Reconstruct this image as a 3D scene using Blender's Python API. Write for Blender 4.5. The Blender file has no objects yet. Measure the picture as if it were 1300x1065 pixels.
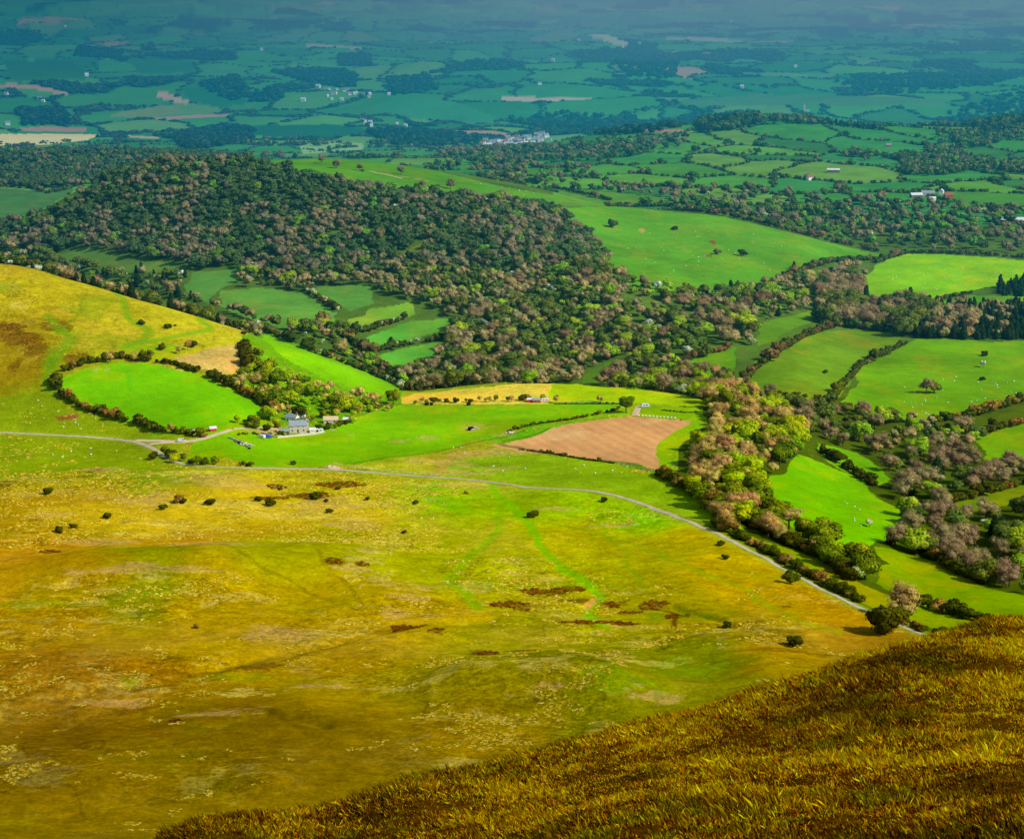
import bpy, math, random
import numpy as np
random.seed(7); RNG = np.random.default_rng(7)
F = 2600.0; CY = 532.5; P = math.radians(12.84); SP, CP = math.sin(P), math.cos(P)
scene = bpy.context.scene
COL = scene.collection

# ------------------------------------------------------------------ helpers
def s2l(c):
    c = np.asarray(c, float) / 255.0
    return np.where(c <= .04045, c / 12.92, ((c + .055) / 1.055) ** 2.4)
LIGHT = np.array([1.12, 1.08, 1.05])          # irradiance/pi of level ground: turns a seen colour into a base colour
def alb(c): return np.clip(s2l(c) / LIGHT, 0, .85)
def hsh(ix, iy, s):
    n = (ix.astype(np.int64) * 374761393 + iy.astype(np.int64) * 668265263 + s * 1442695041) & 0xffffffff
    n = ((n ^ (n >> 13)) * 1274126177) & 0xffffffff
    n = ((n ^ (n >> 16)) * 2246822519) & 0xffffffff
    n = n ^ (n >> 15)
    return (n & 0xffffff) / float(0xffffff)
def vnoise(x, y, s=0):
    x = np.asarray(x, float); y = np.asarray(y, float)
    ix = np.floor(x); iy = np.floor(y); fx = x - ix; fy = y - iy
    ix = ix.astype(np.int64); iy = iy.astype(np.int64)
    fx = fx * fx * fx * (fx * (fx * 6 - 15) + 10); fy = fy * fy * fy * (fy * (fy * 6 - 15) + 10)
    a = hsh(ix, iy, s); b = hsh(ix + 1, iy, s); c = hsh(ix, iy + 1, s); d = hsh(ix + 1, iy + 1, s)
    return (a + (b - a) * fx) * (1 - fy) + (c + (d - c) * fx) * fy
def fbm(x, y, s=0, o=4, g=.5):
    t = 0; a = 1; n = 0
    for i in range(o):
        t = t + a * (vnoise(x, y, s + i * 17) * 2 - 1); n += a; a *= g; x = x * 2.03 + 11.3; y = y * 2.03 - 7.7
    return t / n
def smooth(a, b, x):
    t = np.clip((x - a) / (b - a), 0, 1); return t * t * (3 - 2 * t)
def v2t(v): return (F * SP - (CY - v) * CP) / (F * CP + (CY - v) * SP)
def t2v(t): return CY - F * (SP - t * CP) / (t * SP + CP)
def proj(x, y, z):
    dep = y * CP - z * SP; up = y * SP + z * CP
    return 650 + F * x / dep, CY - F * up / dep
def pchip(xs, ys, x):
    xs = np.asarray(xs, float); ys = np.asarray(ys, float)
    h = np.diff(xs); m = np.diff(ys) / h
    d = np.zeros_like(ys); d[0] = m[0]; d[-1] = m[-1]
    for i in range(1, len(xs) - 1):
        if m[i - 1] * m[i] > 0:
            w1 = 2 * h[i] + h[i - 1]; w2 = h[i] + 2 * h[i - 1]
            d[i] = (w1 + w2) / (w1 / m[i - 1] + w2 / m[i])
    i = np.clip(np.searchsorted(xs, x) - 1, 0, len(xs) - 2)
    t = np.clip((x - xs[i]) / h[i], 0, 1)
    return ((1 + 2 * t) * (1 - t) ** 2 * ys[i] + t * (1 - t) ** 2 * h[i] * d[i] + t * t * (3 - 2 * t) * ys[i + 1] + t * t * (t - 1) * h[i] * d[i + 1])

# ------------------------------------------------------------------ terrain profiles: bearing -> [(distance, sight line)]; negative second value = height
FAR = [(4650, -418), (6500, -410), (9000, -400), (12500, -385), (16000, -330), (21000, -190), (40000, 60)]
PR = {
 0: [(3, -3), (25, 1300), (55, 1140), (75, 1150), (130, 1170), (300, 1150), (530, 1065), (600, 975), (680, 900), (790, 800), (920, 700), (1080, 620), (1230, 550), (1320, 480), (1430, 400), (1560, 335), (1700, 352), (1850, 372), (2000, 378), (2150, 335), (2350, 290), (2550, 290), (2800, 268), (3050, 243), (3300, 225), (3600, 195), (4000, -390)],
 130: [(3, -3), (25, 1280), (55, 1095), (75, 1120), (130, 1150), (300, 1140), (530, 1065), (600, 975), (680, 900), (790, 800), (920, 700), (1080, 620), (1220, 555), (1310, 480), (1410, 420), (1540, 365), (1680, 385), (1850, 392), (1980, 360), (2050, 335), (2200, 285), (2350, 235), (2500, 255), (2800, 268), (3050, 245), (3300, 225), (3600, 195), (4000, -390)],
 260: [(3, -3), (25, 1240), (55, 1045), (75, 1080), (130, 1130), (300, 1130), (530, 1065), (600, 975), (680, 900), (790, 800), (920, 700), (1090, 615), (1180, 570), (1290, 500), (1390, 440), (1500, 402), (1600, 425), (1720, 400), (1850, 370), (1950, 342), (2130, 275), (2350, 202), (2500, 230), (2800, 260), (3100, 238), (3350, 218), (3600, 200), (4000, -390)],
 400: [(3, -3), (25, 1220), (40, 1130), (58, 1030), (75, 1065), (130, 1120), (300, 1130), (530, 1065), (600, 975), (680, 900), (790, 800), (930, 700), (1130, 602), (1250, 545), (1340, 500), (1450, 450), (1540, 452), (1650, 420), (1850, 370), (2020, 300), (2200, 228), (2450, 202), (2600, 225), (2900, 240), (3300, 225), (3700, 205), (4100, -400)],
 520: [(3, -3), (25, 1200), (40, 1115), (60, 994), (75, 1020), (130, 1090), (300, 1120), (530, 1060), (600, 975), (680, 900), (790, 800), (930, 705), (1120, 605), (1250, 550), (1340, 515), (1400, 497), (1480, 500), (1580, 472), (1800, 385), (1980, 315), (2150, 250), (2450, 212), (2600, 230), (2900, 235), (3300, 215), (3700, 200), (4100, -400)],
 650: [(3, -3), (25, 1190), (40, 1080), (55, 1000), (65, 966), (80, 995), (130, 1060), (300, 1100), (540, 1035), (600, 975), (690, 895), (800, 800), (930, 705), (1090, 618), (1220, 560), (1340, 510), (1400, 488), (1460, 495), (1540, 475), (1750, 400), (2000, 300), (2200, 255), (2450, 232), (2650, 252), (3000, 228), (3500, 205), (4050, 188), (4300, -410)],
 780: [(3, -3), (25, 1150), (40, 1040), (55, 975), (70, 929), (85, 950), (130, 1010), (300, 1080), (550, 990), (700, 880), (800, 800), (925, 710), (1060, 630), (1200, 565), (1330, 508), (1380, 494), (1440, 500), (1530, 478), (1680, 420), (1800, 365), (2080, 310), (2400, 262), (2550, 272), (2750, 250), (3100, 220), (3550, 190), (4000, 168), (4300, -400)],
 900: [(3, -3), (26, 1120), (40, 1030), (60, 945), (75, 900), (90, 922), (130, 980), (300, 1050), (550, 960), (700, 868), (800, 790), (920, 705), (1000, 657), (1120, 600), (1230, 550), (1340, 508), (1430, 508), (1600, 448), (1850, 370), (2120, 310), (2400, 270), (2600, 268), (2750, 250), (3000, 230), (3500, 190), (4000, 155), (4300, -390)],
 1000: [(3, -3), (26, 1105), (40, 1020), (60, 932), (78, 873), (92, 890), (130, 940), (300, 1020), (520, 945), (700, 850), (800, 785), (910, 718), (1000, 672), (1120, 618), (1250, 562), (1400, 512), (1600, 448), (1800, 395), (2050, 335), (2350, 288), (2600, 272), (2800, 248), (3100, 222), (3500, 190), (4000, 150), (4300, -390)],
 1100: [(3, -3), (26, 1090), (40, 1010), (60, 912), (80, 840), (95, 852), (130, 900), (300, 1000), (500, 930), (650, 870), (760, 820), (800, 790), (890, 740), (990, 690), (1120, 640), (1270, 580), (1430, 520), (1580, 470), (1720, 430), (1870, 395), (2200, 330), (2450, 290), (2800, 250), (3150, 220), (3500, 190), (4000, 157), (4300, -390)],
 1200: [(3, -3), (26, 1080), (40, 1000), (60, 896), (83, 811), (98, 824), (130, 870), (300, 970), (500, 915), (700, 840), (800, 798), (920, 742), (1010, 700), (1150, 635), (1300, 570), (1480, 505), (1600, 465), (1710, 432), (1880, 392), (2200, 328), (2500, 285), (2850, 245), (3150, 220), (3500, 192), (4000, 160), (4300, -390)],
 1300: [(3, -3), (26, 1070), (40, 985), (60, 886), (85, 790), (100, 800), (130, 840), (300, 950), (500, 900), (700, 830), (800, 800), (870, 768), (930, 742), (1020, 700), (1180, 620), (1330, 560), (1500, 500), (1690, 440), (1880, 390), (2050, 355), (2200, 330), (2540, 280), (2900, 240), (3400, 200), (4000, 152), (4300, -385)],
}
PR[-350] = PR[0]; PR[1750] = PR[1300]; PR[-800] = PR[0]; PR[2300] = PR[1300]
US = sorted(PR)
# rows of distance, columns of bearing
def rows():
    ys = [3.0]
    while ys[-1] < 40000:
        y = ys[-1]
        if y < 22: dy = 1.2
        elif y < 105: dy = .33
        elif y < 500: dy = 12
        elif y < 4700: dy = min(12, 1.35 * y * y / (F * 300))
        else: dy = min(60 + (y - 4700) * .03, 1.1 * y * y / (F * 400))
        if 1560 < y < 2500: dy *= .8
        ys.append(y + dy)
    return np.array(ys)
YR = rows()
uc = np.concatenate([np.linspace(-800, -60, 60)[:-1], np.linspace(-60, 1380, 1000), np.linspace(1380, 2300, 70)[1:]])
KC = (uc - 650) / (F * CP)
LY = np.log(YR)
TV = np.zeros((len(US), len(YR)))
for i, u in enumerate(US):
    pts = [(math.log(y), (v if v > 0 else t2v(-v / y))) for y, v in PR[u]] + [(math.log(y), t2v(-z / y)) for y, z in FAR]
    TV[i] = pchip([p[0] for p in pts], [p[1] for p in pts], LY)
VG = np.zeros((len(YR), len(uc)))
USA = np.array(US, float)
for j in range(len(YR)): VG[j] = pchip(USA, TV[:, j], uc)
YG = np.repeat(YR[:, None], len(uc), 1); XG = YG * KC[None, :]
ZG = -YG * v2t(VG)
# natural relief
amp = smooth(150, 600, YG)
ZG += amp * (fbm(XG / 160, YG / 160, 3, 4) * 3.4 + fbm(XG / 45, YG / 45, 9, 3) * 1.0 * smooth(2300, 1100, YG) )
moorw = smooth(480, 600, YG) * smooth(1250, 1000, YG)
ZG += moorw * (-2.6 * np.abs(fbm(XG / 85 + .3 * YG / 85, YG / 60, 21, 3)) + .35 * fbm(XG / 9, YG / 9, 23, 2))
ZG += smooth(4300, 5600, YG) * (fbm(XG / 900, YG / 700, 31, 4) * 60 + 14)
ZG += smooth(5000, 9000, YG) * fbm(XG / 2600, YG / 2000, 37, 3) * 70
ZG += smooth(105, 95, YG) * smooth(8, 20, YG) * (fbm(XG / 5, YG / 5, 41, 4) * .30 + fbm(XG / 1.1, YG / 1.1, 43, 3) * .12)

def bump(u, yy, h, ru, ry):
    global ZG
    x0 = (u - 650) / (F * CP) * yy; q = ((XG - x0) / (ru / F * yy)) ** 2 + ((YG - yy) / ry) ** 2
    ZG = ZG + h * np.exp(-q)
def cut(pts, h, w):
    global ZG
    px = np.array([(u - 650) / (F * CP) * yy for u, yy in pts]); k = XG / YG; kk = np.array([(u - 650) / (F * CP) for u, _ in pts])
    yc = np.interp(k, kk, [p[1] for p in pts]) + 5 * fbm(XG / 25, YG * 0, 45, 3); inside = smooth(kk[0], kk[0] + .008, k) * smooth(kk[-1], kk[-1] - .008, k)
    ZG = ZG - h * np.exp(-((YG - yc) / w) ** 2) * inside
for q in [(700, 712, 12, 130, 42), (780, 690, 4, 90, 30), (590, 705, 4, 60, 30), (620, 800, 3, 120, 30), (230, 890, 8, 230, 30), (430, 930, 3, 80, 26), (900, 760, 4, 120, 34), (60, 720, 4, 160, 40), (350, 660, 5, 160, 36), (560, 640, 3, 100, 26), (480, 850, 3, 70, 30), (830, 900, 3, 90, 40), (120, 1010, 3, 120, 30)]: bump(*q)
for pts, h, w in [([(-40, 672), (120, 700), (250, 728), (380, 760), (540, 800), (640, 812)], 1.5, 6), ([(640, 835), (760, 846), (860, 838), (930, 800), (1080, 748)], 1.8, 5), ([(240, 650), (330, 664), (420, 640)], 1.4, 5), ([(540, 700), (640, 680), (760, 690)], 1.0, 6), ([(-20, 850), (140, 850), (260, 860)], 1.6, 6), ([(700, 1010), (800, 1000), (880, 1010)], .6, 4)]: cut(pts, h, w)
def gidx(x, y):
    y = np.asarray(y, float); x = np.asarray(x, float)
    k = x / np.maximum(y, 3)
    ci = np.interp(k, KC, np.arange(len(KC))); ri = np.interp(y, YR, np.arange(len(YR)))
    return ri, ci
def H(x, y, G=None):
    G = ZG if G is None else G
    ri, ci = gidx(x, y)
    r0 = np.clip(np.floor(ri).astype(int), 0, len(YR) - 2); c0 = np.clip(np.floor(ci).astype(int), 0, len(KC) - 2)
    a = ri - r0; b = ci - c0
    return (G[r0, c0] * (1 - a) + G[r0 + 1, c0] * a) * (1 - b) + (G[r0, c0 + 1] * (1 - a) + G[r0 + 1, c0 + 1] * a) * b
_, VT = proj(XG, YG, ZG)
RM = np.minimum.accumulate(VT, 0)
R110 = int(np.searchsorted(YR, 112))
RM2 = np.minimum.accumulate(VT[R110:], 0)
def hit(u, v, far=True):
    """where the sight line through a point of the photograph meets the land"""
    k = (u - 650) / (F * CP + (CY - v) * SP)
    c = np.interp(k, KC, np.arange(len(KC))); c0 = min(int(c), len(KC) - 2); b = c - c0
    A = RM2 if far else RM; off = R110 if far else 0
    col = A[:, c0] * (1 - b) + A[:, c0 + 1] * b
    n = int(np.searchsorted(-col, -v))
    n = min(max(n, 1), len(col) - 1)
    v0, v1 = col[n - 1], col[n]
    a = 0 if v0 - v1 < 1e-6 else min(max((v0 - v) / (v0 - v1), 0), 1)
    y = YR[off + n - 1] * (1 - a) + YR[off + n] * a
    return (k * y, y)
def pline(pts, step=12):
    out = []
    for (a, b), (c, d) in zip(pts, pts[1:]):
        n = max(1, int(math.hypot(c - a, (d - b) * 3) / step))
        for i in range(n): out.append(hit(a + (c - a) * i / n, b + (d - b) * i / n))
    out.append(hit(*pts[-1])); return np.array(out)
def ppoly(pts): return pline(list(pts) + [pts[0]], 10)[:-1]
def inpoly(x, y, poly):
    x = np.asarray(x); y = np.asarray(y); r = np.zeros(x.shape, bool)
    x0, y0 = poly.min(0); x1, y1 = poly.max(0)
    m = (x >= x0) & (x <= x1) & (y >= y0) & (y <= y1)
    if not m.any(): return r
    xs = x[m]; ys = y[m]; c = np.zeros(xs.shape, bool); n = len(poly); j = n - 1
    for i in range(n):
        xi, yi = poly[i]; xj, yj = poly[j]
        if yi != yj:
            c ^= ((yi > ys) != (yj > ys)) & (xs < (xj - xi) * (ys - yi) / (yj - yi) + xi)
        j = i
    r[m] = c; return r
def dline(x, y, pl):
    """distance to a polyline (only near it)"""
    d = np.full(x.shape, 1e9); x0, y0 = pl.min(0) - 60; x1, y1 = pl.max(0) + 60
    m = (x >= x0) & (x <= x1) & (y >= y0) & (y <= y1)
    if not m.any(): return d
    xs = x[m]; ys = y[m]; dd = np.full(xs.shape, 1e9)
    for (ax, ay), (bx, by) in zip(pl, pl[1:]):
        L = (bx - ax) ** 2 + (by - ay) ** 2 + 1e-9
        t = np.clip(((xs - ax) * (bx - ax) + (ys - ay) * (by - ay)) / L, 0, 1)
        dd = np.minimum(dd, (xs - ax - t * (bx - ax)) ** 2 + (ys - ay - t * (by - ay)) ** 2)
    d[m] = np.sqrt(dd); return d
def shown(x, y, h):
    """does something of height h standing here clear the land in front of it"""
    z = H(x, y); _, vt = proj(x, y, z + h)
    ri, ci = gidx(x, y); r = np.clip(ri.astype(int) - 3, 0, len(YR) - 1); c = np.clip(np.round(ci).astype(int), 0, len(KC) - 1)
    return vt < RM[r, c] - .5

# ------------------------------------------------------------------ materials
def haze_group():  # haze painted on surfaces: a glow mixed in by distance, without a volume
    g = bpy.data.node_groups.new('painted_haze', 'ShaderNodeTree')
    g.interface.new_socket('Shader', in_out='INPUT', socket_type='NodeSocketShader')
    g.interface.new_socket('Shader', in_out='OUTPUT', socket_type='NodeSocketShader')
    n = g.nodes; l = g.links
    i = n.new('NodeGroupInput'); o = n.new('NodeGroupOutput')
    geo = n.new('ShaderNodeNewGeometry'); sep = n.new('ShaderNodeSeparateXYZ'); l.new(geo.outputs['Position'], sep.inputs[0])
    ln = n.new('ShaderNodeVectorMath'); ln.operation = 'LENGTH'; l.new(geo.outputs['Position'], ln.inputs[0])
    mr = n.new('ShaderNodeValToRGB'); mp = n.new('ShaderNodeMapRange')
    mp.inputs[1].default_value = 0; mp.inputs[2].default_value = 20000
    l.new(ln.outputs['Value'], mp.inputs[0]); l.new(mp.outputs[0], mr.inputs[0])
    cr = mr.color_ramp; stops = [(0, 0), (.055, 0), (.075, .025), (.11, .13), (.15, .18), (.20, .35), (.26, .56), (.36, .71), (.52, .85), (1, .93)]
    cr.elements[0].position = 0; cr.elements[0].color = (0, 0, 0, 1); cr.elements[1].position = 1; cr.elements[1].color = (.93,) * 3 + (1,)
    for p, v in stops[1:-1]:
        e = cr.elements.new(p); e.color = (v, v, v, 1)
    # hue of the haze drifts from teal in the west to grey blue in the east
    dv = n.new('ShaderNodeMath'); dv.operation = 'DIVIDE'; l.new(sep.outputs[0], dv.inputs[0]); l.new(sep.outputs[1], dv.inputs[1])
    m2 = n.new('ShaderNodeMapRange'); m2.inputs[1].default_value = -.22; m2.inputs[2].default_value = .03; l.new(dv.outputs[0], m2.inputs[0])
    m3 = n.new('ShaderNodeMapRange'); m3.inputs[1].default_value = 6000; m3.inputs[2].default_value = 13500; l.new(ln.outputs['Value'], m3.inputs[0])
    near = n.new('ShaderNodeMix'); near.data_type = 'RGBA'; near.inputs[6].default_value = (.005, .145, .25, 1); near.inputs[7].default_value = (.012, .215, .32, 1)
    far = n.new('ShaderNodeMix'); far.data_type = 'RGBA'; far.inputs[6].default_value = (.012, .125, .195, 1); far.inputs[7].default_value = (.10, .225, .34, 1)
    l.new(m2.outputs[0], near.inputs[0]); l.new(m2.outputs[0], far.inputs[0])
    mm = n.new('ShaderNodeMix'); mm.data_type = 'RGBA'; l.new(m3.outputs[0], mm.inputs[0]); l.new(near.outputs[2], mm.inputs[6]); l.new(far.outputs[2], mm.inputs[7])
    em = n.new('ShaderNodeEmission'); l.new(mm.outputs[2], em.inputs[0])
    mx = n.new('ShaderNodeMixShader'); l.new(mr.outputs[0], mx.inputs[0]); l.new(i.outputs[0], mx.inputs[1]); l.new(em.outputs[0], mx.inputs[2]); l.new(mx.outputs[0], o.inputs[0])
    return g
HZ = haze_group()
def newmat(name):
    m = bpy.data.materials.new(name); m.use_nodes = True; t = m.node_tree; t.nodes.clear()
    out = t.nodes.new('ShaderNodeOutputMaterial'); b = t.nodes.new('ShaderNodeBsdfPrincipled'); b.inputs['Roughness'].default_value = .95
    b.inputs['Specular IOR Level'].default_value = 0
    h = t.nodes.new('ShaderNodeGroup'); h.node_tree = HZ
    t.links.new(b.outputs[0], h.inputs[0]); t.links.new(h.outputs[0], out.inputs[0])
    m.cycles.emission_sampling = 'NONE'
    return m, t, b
def noise(t, scale, detail=3, rough=.55, vec=None, dist=0):
    n = t.nodes.new('ShaderNodeTexNoise'); n.inputs['Scale'].default_value = scale; n.inputs['Detail'].default_value = detail; n.inputs['Roughness'].default_value = rough
    n.inputs['Distortion'].default_value = dist
    if vec: t.links.new(vec, n.inputs['Vector'])
    return n
def math_(t, op, a, b=None, clamp=False):
    n = t.nodes.new('ShaderNodeMath'); n.operation = op; n.use_clamp = clamp
    for i, x in enumerate((a, b)):
        if x is None: continue
        if isinstance(x, (int, float)): n.inputs[i].default_value = x
        else: t.links.new(x, n.inputs[i])
    return n.outputs[0]
def ground_mat(name, lo=.07, hi=.9, straw=(.66, .54, .05), dark=(.13, .075, .0), bump=.6):
    """colour from the sheet's own attribute, broken up by world-space noise; alpha = how tussocky"""
    m, t, b = newmat(name); l = t.links
    at = t.nodes.new('ShaderNodeAttribute'); at.attribute_name = 'Col'
    geo = t.nodes.new('ShaderNodeNewGeometry'); pos = geo.outputs['Position']
    n1 = noise(t, hi, 5, .75, pos); n2 = noise(t, lo, 5, .62, pos, .6); st = t.nodes.new('ShaderNodeMapping'); st.inputs['Scale'].default_value = (.68, 1, 1); l.new(pos, st.inputs[0]); n3 = noise(t, hi * .34, 4, .72, st.outputs[0], .3)
    rough = at.outputs['Alpha']
    f = math_(t, 'ADD', math_(t, 'MULTIPLY', math_(t, 'SUBTRACT', n1.outputs[0], .5), 2.3), math_(t, 'MULTIPLY', math_(t, 'SUBTRACT', n2.outputs[0], .5), .9))
    f = math_(t, 'ADD', f, math_(t, 'MULTIPLY', math_(t, 'SUBTRACT', n3.outputs[0], .5), .8))
    amt = math_(t, 'ADD', math_(t, 'MULTIPLY', rough, 1.15), .32)
    br = math_(t, 'ADD', math_(t, 'MULTIPLY', f, amt), 1.0)
    br = math_(t, 'MAXIMUM', br, .25)
    mul = t.nodes.new('ShaderNodeVectorMath'); mul.operation = 'SCALE'; l.new(at.outputs['Color'], mul.inputs[0]); l.new(br, mul.inputs['Scale'])
    sm = t.nodes.new('ShaderNodeMapRange'); sm.inputs[1].default_value = .58; sm.inputs[2].default_value = .74; l.new(n3.outputs[0], sm.inputs[0])
    n4 = noise(t, lo * .55, 4, .6, pos, .8)
    sm4 = t.nodes.new('ShaderNodeMapRange'); sm4.inputs[1].default_value = .47; sm4.inputs[2].default_value = .62; l.new(n4.outputs[0], sm4.inputs[0])
    fac = math_(t, 'MULTIPLY', math_(t, 'MULTIPLY', sm.outputs[0], sm4.outputs[0]), math_(t, 'MULTIPLY', rough, .95), True)
    mx = t.nodes.new('ShaderNodeMix'); mx.data_type = 'RGBA'; l.new(fac, mx.inputs[0]); l.new(mul.outputs[0], mx.inputs[6]); mx.inputs[7].default_value = straw + (1,)
    dm = t.nodes.new('ShaderNodeMapRange'); dm.inputs[1].default_value = .40; dm.inputs[2].default_value = .30; l.new(n3.outputs[0], dm.inputs[0])
    fd = math_(t, 'MULTIPLY', dm.outputs[0], math_(t, 'MULTIPLY', rough, .7), True)
    mx2 = t.nodes.new('ShaderNodeMix'); mx2.data_type = 'RGBA'; l.new(fd, mx2.inputs[0]); l.new(mx.outputs[2], mx2.inputs[6]); mx2.inputs[7].default_value = dark + (1,)
    l.new(mx2.outputs[2], b.inputs['Base Color'])
    bp = t.nodes.new('ShaderNodeBump'); bp.inputs['Strength'].default_value = bump; bp.inputs['Distance'].default_value = 1.1
    l.new(math_(t, 'MULTIPLY', math_(t, 'ADD', n1.outputs[0], n3.outputs[0]), math_(t, 'ADD', rough, .15)), bp.inputs['Height']); l.new(bp.outputs[0], b.inputs['Normal'])
    return m
def attr_mat(name, vary=.3, hue=True, transl=False):
    m, t, b = newmat(name); l = t.links
    at = t.nodes.new('ShaderNodeAttribute'); at.attribute_name = 'Col'
    oi = t.nodes.new('ShaderNodeObjectInfo')
    hs = t.nodes.new('ShaderNodeHueSaturation'); l.new(at.outputs['Color'], hs.inputs['Color'])
    v = math_(t, 'ADD', math_(t, 'MULTIPLY', oi.outputs['Random'], vary * 2), 1 - vary); l.new(v, hs.inputs['Value'])
    r2 = math_(t, 'FRACT', math_(t, 'MULTIPLY', oi.outputs['Random'], 37.7))
    l.new(math_(t, 'ADD', math_(t, 'MULTIPLY', r2, .05), .475), hs.inputs['Hue'])
    l.new(hs.outputs[0], b.inputs['Base Color'])
    if transl:
        tr = t.nodes.new('ShaderNodeBsdfTranslucent'); l.new(hs.outputs[0], tr.inputs[0]); ms = t.nodes.new('ShaderNodeMixShader'); ms.inputs[0].default_value = transl
        h = [n for n in t.nodes if n.type == 'GROUP'][0]; l.new(b.outputs[0], ms.inputs[1]); l.new(tr.outputs[0], ms.inputs[2]); l.new(ms.outputs[0], h.inputs[0])
    return m
def plain_mat(name, col, var=.25, scale=2.0, rough=.9, bump=.2, spec=.1):
    m, t, b = newmat(name); l = t.links
    geo = t.nodes.new('ShaderNodeNewGeometry')
    n = noise(t, scale, 4, .6, geo.outputs['Position'])
    f = math_(t, 'ADD', math_(t, 'MULTIPLY', math_(t, 'SUBTRACT', n.outputs[0], .5), var * 3), 1)
    mul = t.nodes.new('ShaderNodeVectorMath'); mul.operation = 'SCALE'; mul.inputs[0].default_value = tuple(col); l.new(f, mul.inputs['Scale'])
    l.new(mul.outputs[0], b.inputs['Base Color']); b.inputs['Roughness'].default_value = rough; b.inputs['Specular IOR Level'].default_value = spec
    if bump:
        bp = t.nodes.new('ShaderNodeBump'); bp.inputs['Strength'].default_value = bump; bp.inputs['Distance'].default_value = .1
        l.new(n.outputs[0], bp.inputs['Height']); l.new(bp.outputs[0], b.inputs['Normal'])
    return m
M_moor = ground_mat('moor_turf', .05, .55)
M_past = ground_mat('pasture_turf', .03, .8, straw=(.4, .36, .06), dark=(.06, .09, .004), bump=.3)
M_soil = ground_mat('ploughed_soil', .03, .9, straw=(.6, .36, .16), dark=(.3, .13, .05), bump=.3)
M_heath = ground_mat('heath_ground', .5, 6, straw=(.3, .2, .03), dark=(.05, .02, .003), bump=.5)
M_fol = attr_mat('foliage', .16, transl=.3)
M_grass = attr_mat('heath_grass', .01, transl=.25)
M_bark = plain_mat('bark', (.09, .06, .035), .4, 3)
M_road = plain_mat('worn_tarmac', (.46, .39, .23), .3, .25)
M_track = plain_mat('stony_track', (.60, .46, .25), .25, .5)
M_stone = plain_mat('field_stone', (.56, .50, .38), .5, 1.6)
M_dstone = plain_mat('dark_stone', (.16, .13, .10), .5, 1.6)
M_white = plain_mat('limewash', (.78, .76, .68), .1, 1)
M_slate = plain_mat('slate', (.24, .30, .31), .35, 1.2, .6, .2, .4)
M_tin = plain_mat('pale_sheeting', (.62, .66, .66), .2, .6, .5, .1, .4)
M_brick = plain_mat('red_brick', (.30, .11, .06), .3, 1.5)
M_red = plain_mat('red_paint', (.50, .05, .03), .15, 1)
M_blue = plain_mat('blue_sheet', (.03, .10, .55), .15, 1)
M_glass = plain_mat('dark_window', (.02, .025, .03), .1, 1, .15, 0, .5)
M_wood = plain_mat('weathered_wood', (.16, .10, .06), .3, 3)
M_wool = plain_mat('wool', (.80, .76, .60), .1, 5)
M_black = plain_mat('black_hide', (.015, .013, .012), .1, 5)
M_rub = plain_mat('rubber', (.02, .02, .02), .1, 5)

# ------------------------------------------------------------------ mesh building
def mesh(name, V, Fc, cols=None, mats=(), mi=None, smooth_=False, nrm=None):
    V = np.asarray(V, np.float32); me = bpy.data.meshes.new(name)
    if isinstance(Fc, np.ndarray):
        n, k = Fc.shape
        me.vertices.add(len(V)); me.vertices.foreach_set('co', V.ravel())
        me.loops.add(n * k); me.loops.foreach_set('vertex_index', Fc.astype(np.int32).ravel())
        me.polygons.add(n); me.polygons.foreach_set('loop_start', np.arange(0, n * k, k, dtype=np.int32))
        me.polygons.foreach_set('loop_total', np.full(n, k, np.int32))
    else: me.from_pydata([tuple(map(float, v)) for v in V], [], Fc)
    for m in mats: me.materials.append(m)
    if mi is not None: me.polygons.foreach_set('material_index', np.asarray(mi, np.int32))
    me.update(calc_edges=True)
    if cols is not None:
        a = me.attributes.new('Col', 'FLOAT_COLOR', 'POINT'); c = np.asarray(cols, np.float32)
        if c.shape[1] == 3: c = np.concatenate([c, np.ones((len(c), 1), np.float32)], 1)
        a.data.foreach_set('color', c.ravel())
    me.polygons.foreach_set('use_smooth', np.full(len(me.polygons), bool(smooth_)))
    if nrm is not None: me.normals_split_custom_set_from_vertices(nrm.astype(np.float32))
    return me
def put(name, me, label=None, cat=None, group=None, kind=None, parent=None, loc=None, rz=0, sc=None):
    o = bpy.data.objects.new(name, me); COL.objects.link(o)
    if label: o['label'] = label
    if cat: o['category'] = cat
    if group: o['group'] = group
    if kind: o['kind'] = kind
    if parent: o.parent = parent
    if loc is not None: o.location = loc
    if rz: o.rotation_euler = (0, 0, rz)
    if sc is not None: o.scale = sc if hasattr(sc, '__len__') else (sc, sc, sc)
    return o
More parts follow.
